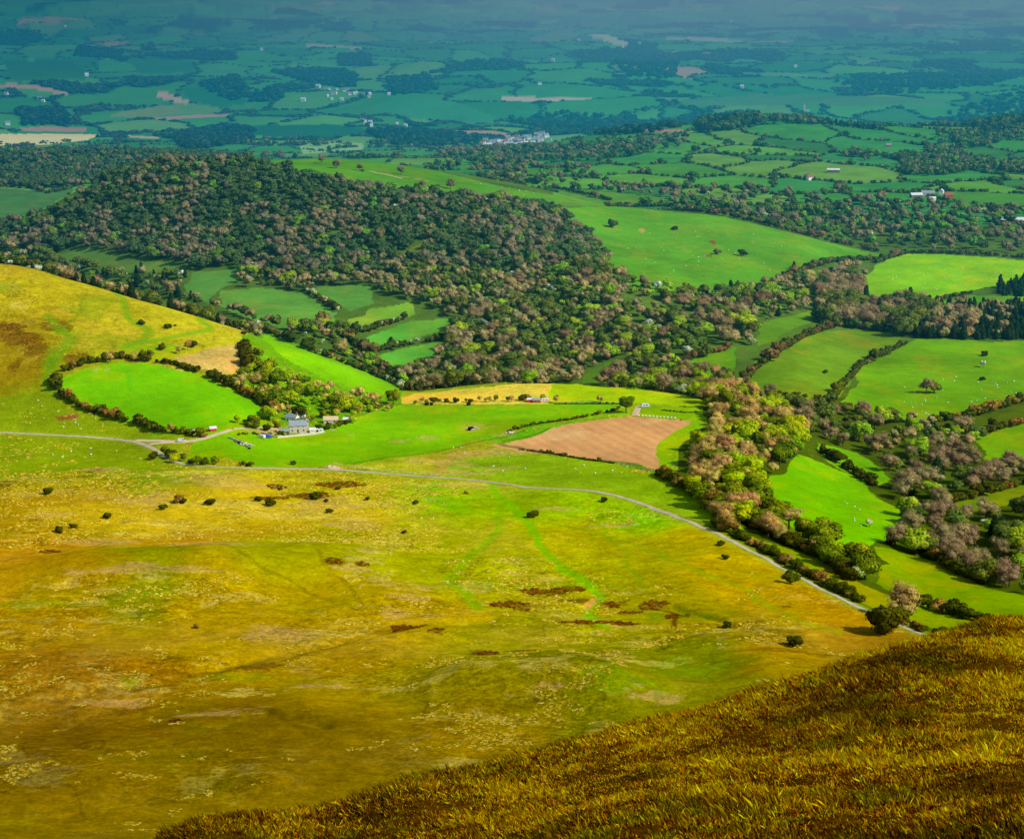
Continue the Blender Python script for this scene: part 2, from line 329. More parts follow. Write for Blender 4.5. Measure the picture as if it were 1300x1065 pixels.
class MB:
    def __init__(s): s.v = []; s.f = []; s.m = []
    def add(s, V, Fs, mi=0):
        o = len(s.v); s.v += [tuple(v) for v in V]; s.f += [tuple(i + o for i in f) for f in Fs]; s.m += [mi] * len(Fs)
    def box(s, x0, x1, y0, y1, z0, z1, mi=0):
        s.add([(x, y, z) for z in (z0, z1) for y in (y0, y1) for x in (x0, x1)], [(0, 2, 3, 1), (4, 5, 7, 6), (0, 1, 5, 4), (2, 6, 7, 3), (0, 4, 6, 2), (1, 3, 7, 5)], mi)
    def tube(s, pts, rs, n=6, mi=0):
        o = len(s.v); pts = [np.array(p, float) for p in pts]
        for i, p in enumerate(pts):
            d = pts[min(i + 1, len(pts) - 1)] - pts[max(i - 1, 0)]; d /= np.linalg.norm(d) + 1e-9
            a = np.cross(d, (0, 1, .01) if abs(d[2]) > .5 else (0, 0, 1)); a /= np.linalg.norm(a); b = np.cross(d, a)
            for j in range(n):
                t = 2 * math.pi * j / n; s.v.append(tuple(p + rs[i] * (a * math.cos(t) + b * math.sin(t))))
        for i in range(len(pts) - 1):
            for j in range(n):
                s.f.append((o + i * n + j, o + i * n + (j + 1) % n, o + (i + 1) * n + (j + 1) % n, o + (i + 1) * n + j)); s.m.append(mi)
        s.f.append(tuple(o + j for j in range(n))[::-1]); s.m.append(mi); s.f.append(tuple(o + (len(pts) - 1) * n + j for j in range(n))); s.m.append(mi)
    def ball(s, c, r, n=8, m=5, mi=0):
        o = len(s.v); V = []; Fs = []
        for i in range(m + 1):
            ph = math.pi * i / m
            for j in range(n):
                th = 2 * math.pi * j / n; V.append((c[0] + r[0] * math.sin(ph) * math.cos(th), c[1] + r[1] * math.sin(ph) * math.sin(th), c[2] + r[2] * math.cos(ph)))
        for i in range(m):
            for j in range(n): Fs.append((i * n + j, (i + 1) * n + j, (i + 1) * n + (j + 1) % n, i * n + (j + 1) % n))
        s.add(V, Fs, mi)
    def build(s, name, mats): return mesh(name, s.v, s.f, None, mats, s.m)

# ------------------------------------------------------------------ the land's cover, traced from the photograph and laid on the land
G_ = dict
FIELDS = [  # name, polygon, colour, tussock
 ('pasture', [(80,480),(90,473),(130,463),(155,461),(200,465),(250,477),(290,492),(325,508),(340,520),(325,530),(300,538),(270,545),(230,548),(190,540),(165,534),(120,523),(92,512),(78,496)], (112,182,0), .1),
 ('hay_field', [(215,455),(250,450),(302,438),(308,476),(285,478),(225,464)], (212,180,86), .5),
 ('pasture', [(128,447),(165,443),(215,437),(240,445),(218,455),(190,462),(155,460),(130,462)], (140,172,10), .3),
 ('pasture', [(325,424),(345,428),(380,440),(420,458),(470,475),(515,493),(500,503),(470,500),(440,490),(400,478),(370,462),(345,445)], (124,190,0), .12),
 ('pasture', [(300,560),(340,558),(400,545),(450,530),(490,517),(520,514),(600,516),(704,513),(795,513),(770,526),(700,534),(660,548),(600,560),(560,572),(500,582),(440,592),(320,593),(285,580)], (122,180,0), .12),
 ('pasture', [(265,545),(300,532),(332,525),(350,540),(330,556),(300,560),(285,580),(262,590),(235,575)], (122,176,0), .2),
 ('hay_field', [(514,506),(530,501),(580,494),(650,487),(704,487),(704,512),(600,513),(515,513)], (222,200,60), .35),
 ('pasture', [(704,487),(780,492),(860,500),(890,508),(895,516),(820,513),(704,511)], (172,200,0), .2),
 ('pasture', [(795,515),(893,517),(902,530),(880,558),(850,575),(842,602),(831,600),(826,580),(828,562),(878,534),(800,528)], (138,182,0), .15),
 ('ploughed_field', [(625,565),(660,560),(700,547),(730,538),(800,530),(878,534),(865,542),(828,562),(826,580),(831,597),(780,588),(720,580),(660,573)], (216,156,92), .12),
 # across the dingle
 ('pasture', [(280,371),(330,365),(390,373),(425,395),(428,412),(360,418),(310,402),(275,388)], (98,154,50), .1),
 ('pasture', [(75,322),(100,315),(140,322),(235,338),(230,350),(150,342),(80,330)], (98,138,48), .1),
 ('pasture', [(240,346),(300,340),(305,355),(275,372),(262,385),(235,372)], (90,142,50), .1),
 ('pasture', [(400,366),(470,362),(472,385),(442,396),(425,385)], (90,145,48), .1),
 ('pasture', [(432,414),(470,392),(520,383),(522,400),(480,416),(440,426)], (120,168,42), .1),
 ('pasture', [(442,436),(475,424),(520,408),(572,404),(576,414),(500,438),(460,446)], (92,168,44), .1),
 ('pasture', [(465,454),(520,440),(566,435),(560,455),(534,462),(508,480),(490,472)], (90,166,42), .1),
 ('pasture', [(498,326),(545,306),(542,322),(512,336)], (110,125,40), .3),
 ('pasture', [(312,206),(360,203),(430,200),(480,206),(560,218),(640,238),(712,250),(700,264),(640,257),(580,250),(500,244),(450,236),(400,226),(350,214)], (86,146,22), .12),
 ('pasture', [(716,240),(800,246),(850,252),(800,262),(720,262),(690,250)], (92,144,34), .12),
 ('pasture', [(706,264),(780,262),(870,270),(920,275),(980,290),(1050,308),(1115,322),(1110,330),(1060,331),(1000,345),(960,366),(900,373),(850,370),(800,363),(772,345),(766,320),(740,295)], (94,156,22), .12),
 ('pasture', [(1110,335),(1150,322),(1230,325),(1320,332),(1320,356),(1235,368),(1190,378),(1130,390),(1095,387),(1095,352)], (132,192,0), .12),
 ('pasture', [(1190,386),(1235,374),(1320,378),(1320,388),(1200,394)], (92,160,14), .1),
 ('pasture', [(950,472),(1000,436),(1060,418),(1140,422),(1146,437),(1098,456),(1070,490),(1058,512),(960,505)], (108,146,20), .15),
 ('pasture', [(1065,512),(1104,460),(1165,430),(1250,433),(1320,432),(1320,500),(1240,522),(1180,537),(1120,532)], (108,160,4), .15),
 ('pasture', [(862,458),(900,446),(935,440),(932,470),(900,480)], (98,152,14), .15),
 ('pasture', [(966,412),(1028,394),(1036,402),(1000,425),(965,440)], (96,140,22), .12),
 ('pasture', [(1240,552),(1320,532),(1320,590),(1252,592)], (112,160,0), .12),
 ('pasture', [(1196,636),(1250,622),(1320,606),(1320,640),(1210,652)], (104,136,4), .12),
 ('pasture', [(982,602),(1012,578),(1032,582),(1080,602),(1112,628),(1146,650),(1142,684),(1105,700),(1060,690),(1015,670),(972,645)], (112,178,0), .12),
 ('pasture', [(1036,562),(1090,575),(1134,610),(1112,616),(1060,592)], (108,166,4), .12),
 ('pasture', [(1120,698),(1200,715),(1240,742),(1320,762),(1320,796),(1230,780),(1150,764),(1110,740)], (122,152,0), .15),
 ('pasture', [(935,672),(985,690),(1040,712),(1090,742),(1150,768),(1250,786),(1230,800),(1160,796),(1060,745),(1000,712),(950,688)], (130,150,0), .15),
 ('pasture', [(740,474),(770,460),(800,455),(790,475),(765,488),(735,490)], (84,125,24), .2),
 ('pasture', [(0,240),(60,242),(98,240),(60,262),(30,278),(-40,284),(-40,242)], (70,122,56), .1),
 ('pasture', [(1130,330),(1150,322),(1110,338)], (90,150,10), .1),
]
CTRL = [((50,365),(178,160,11)),((150,395),(187,172,22)),((260,415),(191,180,23)),((350,430),(166,192,14)),((40,420),(158,133,5)),((100,440),(156,160,11)),((20,470),(147,119,1)),((300,425),(197,186,31)),
 ((40,520),(131,156,4)),((150,540),(116,167,2)),((60,580),(126,150,2)),((180,590),(133,153,7)),((50,640),(180,140,4)),((150,640),(199,165,14)),((280,630),(213,178,17)),((400,660),(203,175,13)),((450,620),(199,179,12)),
 ((60,700),(187,134,7)),((250,690),(190,140,11)),((200,725),(137,138,0)),((380,690),(160,156,0)),((120,765),(173,132,0)),((300,780),(180,143,0)),((100,850),(160,109,0)),((50,950),(122,88,0)),((250,930),(129,95,0)),((400,850),(165,129,0)),((400,950),(126,98,0)),
 ((550,700),(170,168,0)),((500,760),(190,153,0)),((600,660),(160,178,0)),((700,690),(176,176,0)),((800,700),(183,171,2)),((900,740),(185,148,0)),((650,780),(153,144,0)),((600,900),(142,110,0)),((750,850),(128,124,0)),((850,830),(126,131,0)),((850,780),(165,144,0)),((950,820),(165,127,0)),((1050,800),(173,127,0)),((1000,760),(188,140,0)),((950,700),(187,161,0)),
 ((550,630),(151,189,2)),((700,645),(161,198,3)),((860,650),(137,198,3)),((500,600),(174,179,22)),((700,600),(133,189,7)),((560,590),(183,165,36)),((620,580),(145,174,21)),((810,615),(144,184,3)),((1100,805),(163,120,0)),((700,760),(173,162,0)),((620,560),(93,174,4))]
road_px = [(-60,546),(0,549),(60,552),(120,555),(165,558),(188,563),(200,573),(213,584),(228,590),(260,593),(330,594.5),(400,595),(440,597),(500,602),(560,607),(600,608),(625,611),(650,617),(700,621),(740,621),(770,626),(800,634),(830,645),(860,657),(890,668),(915,680),(950,697),(1000,725),(1050,751),(1100,776),(1140,792),(1175,806)]
ROAD = pline(road_px, 14)
X = XG.ravel(); Y = YG.ravel(); N = len(X)
wx = X + fbm(X / 40, Y / 40, 51, 3) * 7 * smooth(200, 600, Y); wy = Y + fbm(X / 40, Y / 40, 52, 3) * 9 * smooth(200, 600, Y)
color = np.zeros((N, 3)); tus = np.zeros(N); reg = np.zeros(N, np.int16)
# moor: slow drift of tone between known spots; mound shade and dim near ground painted in
cp = np.array([hit(*a) for a, _ in CTRL]); cc = np.array([alb(c) for _, c in CTRL])
mo = np.where((Y > 112) & (Y < 1750))[0]
acc = np.zeros((len(mo), 3)); wsum = np.zeros(len(mo))
mx_ = wx[mo] + fbm(X[mo] / 90, Y[mo] / 90, 61, 4) * 40; my_ = wy[mo] + fbm(X[mo] / 90, Y[mo] / 90, 62, 4) * 55
for (a, b), c in zip(cp, cc):
    s = b / 1000.0
    w = 1 / (((mx_ - a) / (26 * s)) ** 2 + ((my_ - b) / (52 * s)) ** 2 + .25) ** 2
    acc += w[:, None] * c; wsum += w
color[mo] = acc / wsum[:, None]; tus[mo] = .62
nz = fbm(X[mo] / 55, Y[mo] / 70, 63, 5, .6)
olive = alb((128, 124, 0)); straw = alb((190, 150, 40))
w = (smooth(.05, .4, nz) * .38)[:, None]; color[mo] = color[mo] * (1 - w) + olive * np.clip(color[mo].mean(1, keepdims=True) / olive.mean(), .5, 1.3) * w
w = (smooth(.1, .45, -nz) * .25)[:, None]; color[mo] = color[mo] * (1 - w) + straw * np.clip(color[mo].mean(1, keepdims=True) / straw.mean() * 1.1, .4, 1.1) * w
# fine sheep-walk lines and tussock streaks across the moor
ln = np.abs(fbm(X[mo] / 38 + Y[mo] / 190, Y[mo] / 60, 64, 3)); w = (smooth(.028, 0, ln) * .30)[:, None] * smooth(.0, .3, fbm(X[mo] / 120, Y[mo] / 120, 65, 2))[:, None]
color[mo] *= 1 - w
for sc_, sd, am in ((9, 301, .10), (3.2, 303, .20)):
    color[mo] *= (1 + am * fbm(X[mo] / (sc_ * 1.5) + Y[mo] / (sc_ * 9), Y[mo] / (sc_ * 1.1), sd, 4, .75) * 1.7)[:, None]
ST = fbm(X[mo] / 16, Y[mo] / 11, 66, 4, .65); zone = smooth(-.05, .35, fbm(X[mo] / 75, Y[mo] / 60, 67, 3))
tus[mo] = .35 + .5 * zone
w = (smooth(.12, .5, ST) * zone * .5)[:, None]; color[mo] = color[mo] * (1 - w) + alb((205, 180, 70)) * np.clip(color[mo].mean(1, keepdims=True) / .17, .45, 1) * w
w = (smooth(.3, .55, -ST) * zone * .45)[:, None]; color[mo] = color[mo] * (1 - w) + alb((96, 70, 4)) * w
# beyond: rough grass under woods and in the dingles
fr = np.where((Y >= 1450) & (Y < 4300))[0]
RK = ROAD[:, 0] / ROAD[:, 1]; K860 = (860 - 650) / (F * CP + (CY - 600) * SP)
def crest_y(x, y):  # where the open moor ends: the shoulder's crest, then the road
    k = x / y; t = np.interp(650 + F * CP * k, [-100, 0, 130, 260, 400, 520, 650, 780, 900], [1600, 1580, 1560, 1520, 1470, 1420, 1420, 1400, 1360])
    return np.where(k > K860, np.interp(k, RK, ROAD[:, 1]) + 1, t)
beyond = (Y > crest_y(X, np.maximum(Y, 3))) & (Y > 500)
fl = np.where(beyond)[0]
n2 = fbm(X[fl] / 60, Y[fl] / 60, 71, 4)[:, None] * .5 + .5
color[fl] = alb((62, 92, 24)) * (1 - n2) + alb((100, 130, 36)) * n2; tus[fl] = .5
# right bank: from the road hedge down to the dingle
u_, v_ = proj(X, Y, ZG.ravel())
rb = np.where((Y > 650) & (Y < 1500) & beyond & (X > 90))[0]
color[rb] = alb((78, 96, 6)) * (1 + .5 * fbm(X[rb] / 30, Y[rb] / 30, 72, 3)[:, None]); tus[rb] = .4

def vor(x, y, size, s, jit=.8):
    gx = np.floor(x / size).astype(np.int64); gy = np.floor(y / size).astype(np.int64)
    f1 = np.full(x.shape, 1e9); f2 = np.full(x.shape, 1e9); idx = np.zeros(x.shape)
    for dx in (-1, 0, 1):
        for dy in (-1, 0, 1):
            cx = gx + dx; cy = gy + dy
            px = (cx + .5 + jit * (hsh(cx, cy, s) - .5)) * size; py = (cy + .5 + jit * (hsh(cx, cy, s + 5) - .5)) * size
            ex = x - px; ey = y - py; ro = .5 * (hsh(gx // 3, gy // 3, s + 21) - .5) if False else .25; d = (np.abs(ex + ro * ey) ** 3 + np.abs(ey - ro * ex) ** 3) ** (1 / 3); h = hsh(cx, cy, s + 9)
            nn = d < f1; f2 = np.where(nn, f1, np.minimum(f2, d)); idx = np.where(nn, h, idx); f1 = np.where(nn, d, f1)
    return f1, f2, idx
def cells_mid(x, y):
    a = x + fbm(x / 150, y / 150, 81, 3) * 45; b = y * .62 + fbm(x / 150, y / 150, 82, 3) * 45
    return vor(a, b, 118, 83)
def cells_far(x, y):
    a = x + fbm(x / 500, y / 500, 91, 3) * 170; b = y * .58 + fbm(x / 500, y / 500, 92, 3) * 150
    return vor(a + 60 * np.sin(b / 700), b, 215, 93, .95)
def woody(x, y): return fbm(x / 420, y / 620, 101, 4)
mid = np.where((Y > 2480) & (Y < 4650))[0]
f1, f2, ix = cells_mid(X[mid], Y[mid])
pal = np.array([alb(c) for c in [(70,142,50),(66,134,54),(84,150,48),(98,156,44),(64,122,50),(80,140,40),(106,150,52),(66,138,60)]])
color[mid] = pal[(ix * 7.99).astype(int)] * (1 + .25 * fbm(X[mid] / 40, Y[mid] / 40, 84, 3)[:, None]); tus[mid] = .1
e = smooth(7, 3, f2 - f1)[:, None]; color[mid] = color[mid] * (1 - e) + alb((44, 72, 30)) * e
far = np.where(Y >= 4300)[0]
f1, f2, ix = cells_far(X[far], Y[far]); ix2 = (ix * 977) % 1
pal = np.array([alb(c) for c in [(78,158,66),(64,142,62),(88,162,64),(98,166,66),(62,132,60),(76,152,60),(112,164,70),(68,148,68),(70,136,60),(84,156,70)]])
cf = pal[(ix * 9.99).astype(int)]
tan = (ix2 > .965)[:, None]; cf = np.where(tan, alb((190, 150, 110)), cf)
lime = ((ix2 > .93) & (ix2 < .965))[:, None]; cf = np.where(lime, alb((120, 150, 60)), cf)
wd = woody(X[far], Y[far]); e = smooth(.27, .34, wd)[:, None]; cf = cf * (1 - e) + alb((26, 62, 40)) * e
e = smooth(22, 9, f2 - f1)[:, None]; cf = cf * (1 - e * .42) + alb((34, 90, 66)) * e * .42
sh = smooth(-.1, .3, fbm(X[far] / 2600, Y[far] / 1500, 97, 3))[:, None]  # broad cloud shade put into the plain's colour
e = smooth(4200, 4700, Y[far])[:, None]
color[far] = color[far] * (1 - e) + cf * (1 - .12 * sh) * e; tus[far] = .06

# far fields one can name by eye
FARF = [([(-40,171),(60,170),(128,171),(112,178),(60,184),(-40,186)],(246,226,150)), ([(25,163),(60,161),(112,163),(108,168),(30,167)],(190,140,110)),
 ([(-30,107),(40,107),(88,118),(84,122),(40,113),(-30,113)],(190,150,110)),([(196,119),(212,118),(242,130),(236,133),(200,124)],(205,165,130)),([(196,150),(245,146),(290,145),(293,148),(250,150),(200,153)],(190,150,120)),
 ([(160,172),(200,174),(204,177),(165,175)],(200,180,130)),([(636,124),(752,124),(752,126),(700,129),(636,129)],(214,190,150)),([(744,44),(770,44),(800,55),(792,61),(765,52)],(210,200,140)),
 ([(845,47),(900,48),(942,51),(940,55),(845,50)],(190,180,140)),([(390,55),(460,60),(460,63),(388,59)],(180,170,130)),([(655,142),(742,146),(742,151),(655,146)],(60,150,90)),
 ([(500,122),(580,130),(630,150),(620,158),(520,150),(470,138)],(70,150,80)),([(380,185),(420,180),(460,182),(462,190),(385,196)],(150,190,110)),([(150,143),(215,133),(235,142),(190,150),(140,148)],(130,150,70)),
 ([(940,92),(1060,94),(1060,98),(945,97)],(110,160,90)),([(860,128),(960,120),(1080,122),(1200,126),(1200,134),(1000,134),(880,136)],(90,140,80)),([(200,40),(235,38),(240,44),(205,45)],(90,140,70)),
 ([(230,112),(290,112),(320,130),(280,138),(240,128)],(50,120,56)),([(300,160),(420,158),(480,166),(420,176),(300,172)],(44,110,60)),([(820,164),(870,165),(880,168),(820,168)],(200,120,110)),([(160,74),(240,78),(250,92),(180,95)],(60,128,60)),([(0,75),(90,78),(120,100),(20,104)],(56,118,52))]
for pg, c in FARF:
    m = inpoly(X, Y, ppoly(pg)); color[m] = alb(c); tus[m] = .05
for pg, c in [([(300,425),(345,424),(450,462),(520,497),(512,506),(518,514),(490,516),(450,530),(400,545),(340,560),(300,556),(265,545),(300,530),(335,520),(330,508),(295,490),(308,476)], (112,165,6)), ([(0,500),(60,500),(100,520),(190,548),(200,574),(205,590),(120,596),(0,606),(-40,606),(-40,500)], (132,152,2)), ([(640,575),(720,582),(845,603),(900,628),(960,676),(905,668),(860,654),(800,631),(740,619),(660,616),(600,606),(560,604),(580,585)], (140,172,10))]:
    m = inpoly(wx, wy, ppoly(pg)); color[m] = alb(c) * (1 + .22 * fbm(X[m] / 30, Y[m] / 40, 105, 4)[:, None]); tus[m] = .35
fpolys = []
for i, (nm, pg, c, tq) in enumerate(FIELDS):
    pl = ppoly(pg); fpolys.append(pl)
    m = inpoly(wx, wy, pl)
    reg[m] = i + 1
    base = alb(c)
    mm = np.where(m)[0]
    br = 1 + .26 * fbm(X[mm] / 45, Y[mm] / 60, 111 + i, 4) + .16 * fbm(X[mm] / 9, Y[mm] / 7, 131 + i, 4, .7); yl = smooth(-.05, .45, fbm(X[mm] / 26, Y[mm] / 34, 151 + i, 5, .62)) * .36
    cc_ = base[None] * br[:, None]; cc_[:, 0] *= 1 + yl * 1.4
    if nm == 'ploughed_field':
        cc_ = base[None] * (1 + .14 * fbm(X[mm] / 30, Y[mm] / 50, 113, 4)[:, None]); fu = np.sin((X[mm] * .82 + Y[mm] * .35) / 1.15)
        cc_ *= 1 + .07 * fu[:, None] + .12 * fbm(X[mm] / 6, Y[mm] / 40, 115, 3)[:, None]; g = smooth(.2, .5, fbm(X[mm] / 22, Y[mm] / 30, 117, 4))[:, None] * .35; cc_ = cc_ * (1 - g) + alb((226, 190, 120)) * g
    color[mm] = cc_; tus[mm] = tq
# ellipse patches: x, y, half width, half height (photograph units), colour, strength
BRN = None
def patch(u, v, ru, rv, c, k=1.0, tq=None, edge=.5, seed=0):
    x, y = hit(u, v); t = v2t(v); k *= .78 if c == BRN else 1; rx = ru * y / F; ry = rv * y / (F * t * .9)
    m = np.where((np.abs(X - x) < rx * 2.2) & (np.abs(Y - y) < ry * 2.2))[0]
    q = np.hypot((X[m] - x) / rx, (Y[m] - y) / ry) + edge * fbm((X[m] - x) / rx * 1.6 + seed, (Y[m] - y) / ry * 1.6, 201, 4, .65) * 1.3
    w = (smooth(1.05, .75, q) * k)[:, None]; color[m] = color[m] * (1 - w) + alb(c) * w
    if tq is not None: tus[m] = tus[m] * (1 - w[:, 0]) + tq * w[:, 0]
BRN = (112, 70, 6)
for q in [(650,768,28,7),(690,752,32,6),(720,748,20,5),(740,790,32,5),(790,792,20,5),(620,830,16,8),(520,798,22,5),(830,768,22,5),(860,782,18,5),(777,767,12,3),(745,764,50,3),(800,778,16,4),(555,800,12,4),(425,712,14,5),(460,716,10,4),
          (350,618,14,4),(345,632,22,4),(120,598,16,4),(65,700,16,5),(10,615,26,7),(430,615,30,6),(400,630,26,6),(375,628,20,4),(225,915,10,2.5),(330,845,40,8),(14,418,22,4),(28,432,26,4),(50,444,18,3),(20,462,10,3),(75,415,20,5),(120,520,6,3),(60,462,14,4),(95,453,18,4),(670,826,26,4),(1000,770,8,2)]:
    patch(*q, BRN, .85, .9, .7, q[0])
patch(86, 530, 15, 2.2, (150, 62, 40), .8)
for q in [(960,808,70,4),(905,793,50,3),(1030,830,50,3),(870,778,40,3),(60,890,90,5),(380,912,40,3),(560,770,22,3),(150,850,60,3),(470,800,60,4),(990,826,60,3)]:
    patch(*q, (122, 88, 0), .4, .8, 1.0, q[0])
TN = (206, 160, 84)
for q in [(350,805,50,12),(500,780,42,9),(130,688,50,7),(260,690,60,6),(160,635,40,6),(450,665,34,8),(130,597,24,4),(60,655,40,7),(195,635,22,12),(290,612,60,8),(400,640,50,8),(420,632,30,4),(830,885,30,10),(520,758,30,5),(445,720,24,5),(170,720,90,4),(560,587,50,6),(610,576,50,7),(425,590,8,5),(640,552,12,3),(600,542,16,4),(540,556,14,2.5),(510,560,12,2.5),(650,548,8,3),
          (445,552,5,1.5),(120,470,5,1.6),(135,469,4,1.5),(325,546,16,3),(360,547,14,4),(470,700,20,5),(580,600,40,3.5),(630,594,30,3),(700,645,30,4),(780,668,30,3),(550,634,14,2),(780,830,30,4),(700,870,20,4),(270,905,60,6),(150,892,50,5),(410,870,40,5),(530,745,16,4)]:
    patch(*q, TN, .42, .75, 1.0, q[1])
for q in [(345,655,60,5),(250,600,60,4),(420,655,45,5),(290,640,70,6),(480,640,40,5),(560,615,50,4),(50,625,50,4),(210,665,60,4),(810,840,50,6),(430,805,60,6),(310,880,30,6),(490,690,20,14),(455,710,20,6),(200,680,70,3),(480,735,30,12),(600,615,40,5),(110,300,2,2)]:
    patch(*q, (216, 190, 70), .5, 1.0, 1.4, q[0] + 3)
for q in [(190,750,70,6),(60,765,60,5),(165,865,16,8),(300,860,50,5),(650,640,80,10),(860,780,60,10),(780,860,50,14),(860,850,50,16),(130,380,30,3),(8,365,14,3),(110,393,30,5),(150,432,50,5),(70,450,16,14),(250,583,60,4),(700,745,90,8),(480,585,60,4),(660,590,60,6),(770,605,60,7),(830,625,50,9)]:
    patch(*q, (112, 150, 0), .4, .3, 1.0, q[0] + 7)
for q in [(900,325,5,1.5),(905,308,4,2)]: patch(*q, (140, 50, 30), .8)
for q in [(815,293,4,2),(1030,345,6,2),(1045,346,6,1.5),(1025,379,7,4),(1000,440,6,3),(385,231,6,2)]: patch(*q, (190, 160, 80), .8)
patch(345, 546, 20, 5, (190, 160, 100), .8, .3, .6, 5); patch(400, 545, 22, 3, (190, 165, 105), .7, .3, .6, 6)
# trodden green ways and pale tracks
WAYS = [([(625,612),(640,630),(660,655),(690,700),(740,738),(758,762),(754,790),(756,798)],2.8,(124,184,0),.8),([(640,632),(625,680),(600,705),(580,730),(590,750),(604,775)],2.6,(124,172,0),.6),([(660,655),(720,672),(780,682),(840,705),(890,728),(940,745),(990,775),(1060,800)],2.2,(128,158,0),.5),
 ([(560,628),(590,645),(625,655),(662,656)],2.6,(124,176,0),.6),([(715,650),(760,670),(798,700),(805,730),(812,742)],1.6,(104,150,0),.35),([(555,612),(548,625),(560,640),(590,652)],4,(100,172,0),.5),([(110,340),(140,365),(165,395),(178,410),(190,420),(186,432),(160,440)],3,(112,160,8),.7),
 ([(247,398),(262,405),(262,415),(240,425),(200,433),(165,440)],4,(110,168,10),.7),([(60,400),(95,432),(70,450),(60,480),(70,500)],4,(96,150,6),.6),([(110,370),(100,390),(85,420)],1.5,(112,140,6),.4),([(160,468),(165,490),(180,505)],2,(90,180,10),.5),([(735,495),(860,505)],1,(120,160,4),.4),
 ([(290,695),(330,720),(380,745),(430,765)],1.4,(110,104,0),.45),([(150,760),(230,778),(310,782)],1.4,(110,104,0),.4),([(310,900),(350,912),(400,925)],1.6,(100,76,0),.55),([(0,912),(60,898),(140,885),(200,875)],1.8,(92,66,0),.45),([(200,868),(260,858),(330,850),(380,830),(450,808),(520,798)],1.6,(100,80,0),.4),([(400,700),(460,760),(460,770)],1.2,(120,100,0),.4),
 ([(440,590),(540,575),(640,555),(660,548)],1.2,(50,110,10),.6),([(640,564),(720,581),(780,589),(845,602)],2.4,(60,100,8),.7),([(640,561),(660,557),(700,545)],1.4,(56,120,8),.6),([(1270,795),(1200,790)],1,(80,90,0),.3),([(845,602),(900,625),(940,650)],2,(90,150,10),.4),([(470,217),(500,223),(540,230)],2.4,(170,160,70),.7),
 ([(752,760),(754,772)],2,(216,150,60),.9),([(754,789),(765,796),(776,797)],1.6,(214,160,70),.9),([(825,770),(850,780),(875,792)],1.4,(96,44,0),.8),([(820,340),(870,332),(905,322)],1.2,(60,110,10),.4),([(640,375),(650,380)],1,(90,90,30),.1)]
for pg, wd_, c, k in WAYS:
    d = dline(wx, wy, pline(pg, 12)); w = (smooth(wd_ * 1.5, wd_ * .4, d) * k)[:, None]
    m = w[:, 0] > 0; color[m] = color[m] * (1 - w[m]) + alb(c) * w[m]; tus[m] *= 1 - w[m, 0] * .5
dr = dline(X, Y, ROAD); m = dr < 9
w = (smooth(8, 3, dr[m]) * .6)[:, None]; color[m] = color[m] * (1 - w) + alb((150, 166, 26)) * w
# foreground heath
fg = np.where(Y <= 130)[0]
nz = fbm(X[fg] / 3, Y[fg] / 3, 121, 4)[:, None] * .5 + .5
color[fg] = (alb((74, 40, 0)) * (1 - nz) + alb((122, 80, 0)) * nz) * .75; tus[fg] = .8
fg = np.where((Y > 130) & (Y < 520))[0]; e = smooth(520, 420, Y[fg])[:, None]; color[fg] = color[fg] * (1 - e) + alb((104, 84, 0)) * e
# split the one sheet into the named grounds
nr, nc = XG.shape
gi = (np.arange(nr - 1)[:, None] * nc + np.arange(nc - 1)[None, :]).ravel()
quads = np.stack([gi, gi + 1, gi + nc + 1, gi + nc], 1)
freg = reg[gi]; fy = Y[gi]
P3 = np.stack([X, Y, ZG.ravel()], 1)
dzx = np.zeros_like(ZG)
tu = np.gradient(P3.reshape(nr, nc, 3), axis=1); tv = np.gradient(P3.reshape(nr, nc, 3), axis=0)
NR = np.cross(tu, tv); NR /= np.linalg.norm(NR, axis=2, keepdims=True); NR = NR.reshape(-1, 3)
rgba = np.concatenate([np.clip(color, 0, .85), np.clip(tus, 0, 1)[:, None]], 1)
def ground(name, mask, mat):
    q = quads[mask]
    if not len(q): return
    us, inv = np.unique(q.ravel(), return_inverse=True)
    me = mesh(name, P3[us], inv.reshape(-1, 4), rgba[us], [mat], smooth_=True, nrm=NR[us])
    put(name, me, kind='structure')
ground('heath_slope', (fy < 130), M_heath)
mid_ = (freg == 0) & (fy >= 130)
ground('moorland', mid_ & ~beyond[gi], M_moor)
ground('valley_ground', mid_ & beyond[gi] & (fy < 2480), M_past)
ground('farmland', mid_ & (fy >= 2480) & (fy < 4400), M_past)
ground('distant_plain', mid_ & (fy >= 4400), M_past)
for i, (nm, _, _, _) in enumerate(FIELDS): ground(nm, (freg == i + 1) & (fy >= 130), M_soil if nm == 'ploughed_field' else (M_moor if nm == 'hay_field' else M_past))

# ------------------------------------------------------------------ road and tracks
def ribbon(name, pl, w, mat, lift=.22, kind='structure'):
    d = np.gradient(pl, axis=0)
    for _ in range(3): pl[1:-1] = (pl[:-2] + pl[1:-1] * 2 + pl[2:]) / 4
    s = np.concatenate([[0], np.cumsum(np.hypot(*np.diff(pl, axis=0).T))]); q = np.arange(0, s[-1], 2.0)
    px = np.interp(q, s, pl[:, 0]); py = np.interp(q, s, pl[:, 1]); dx = np.gradient(px); dy = np.gradient(py); L = np.hypot(dx, dy)
    V = []; 
    ww = w * (1 + .12 * fbm(q / 9, q * 0, 131, 2)) / 2
    for o in (-1, -.33, .33, 1):
        x = px - dy / L * ww * o; y = py + dx / L * ww * o; V.append(np.stack([x, y, H(x, y) + lift * (1 if abs(o) < 1 else .4)], 1))
    V = np.stack(V, 1); n = len(q); V = V.reshape(-1, 3)
    Fq = np.array([(i * 4 + j, (i + 1) * 4 + j, (i + 1) * 4 + j + 1, i * 4 + j + 1) for i in range(n - 1) for j in range(3)])[:, ::-1]
    return put(name, mesh(name, V, Fq, None, [mat], smooth_=True), kind=kind)
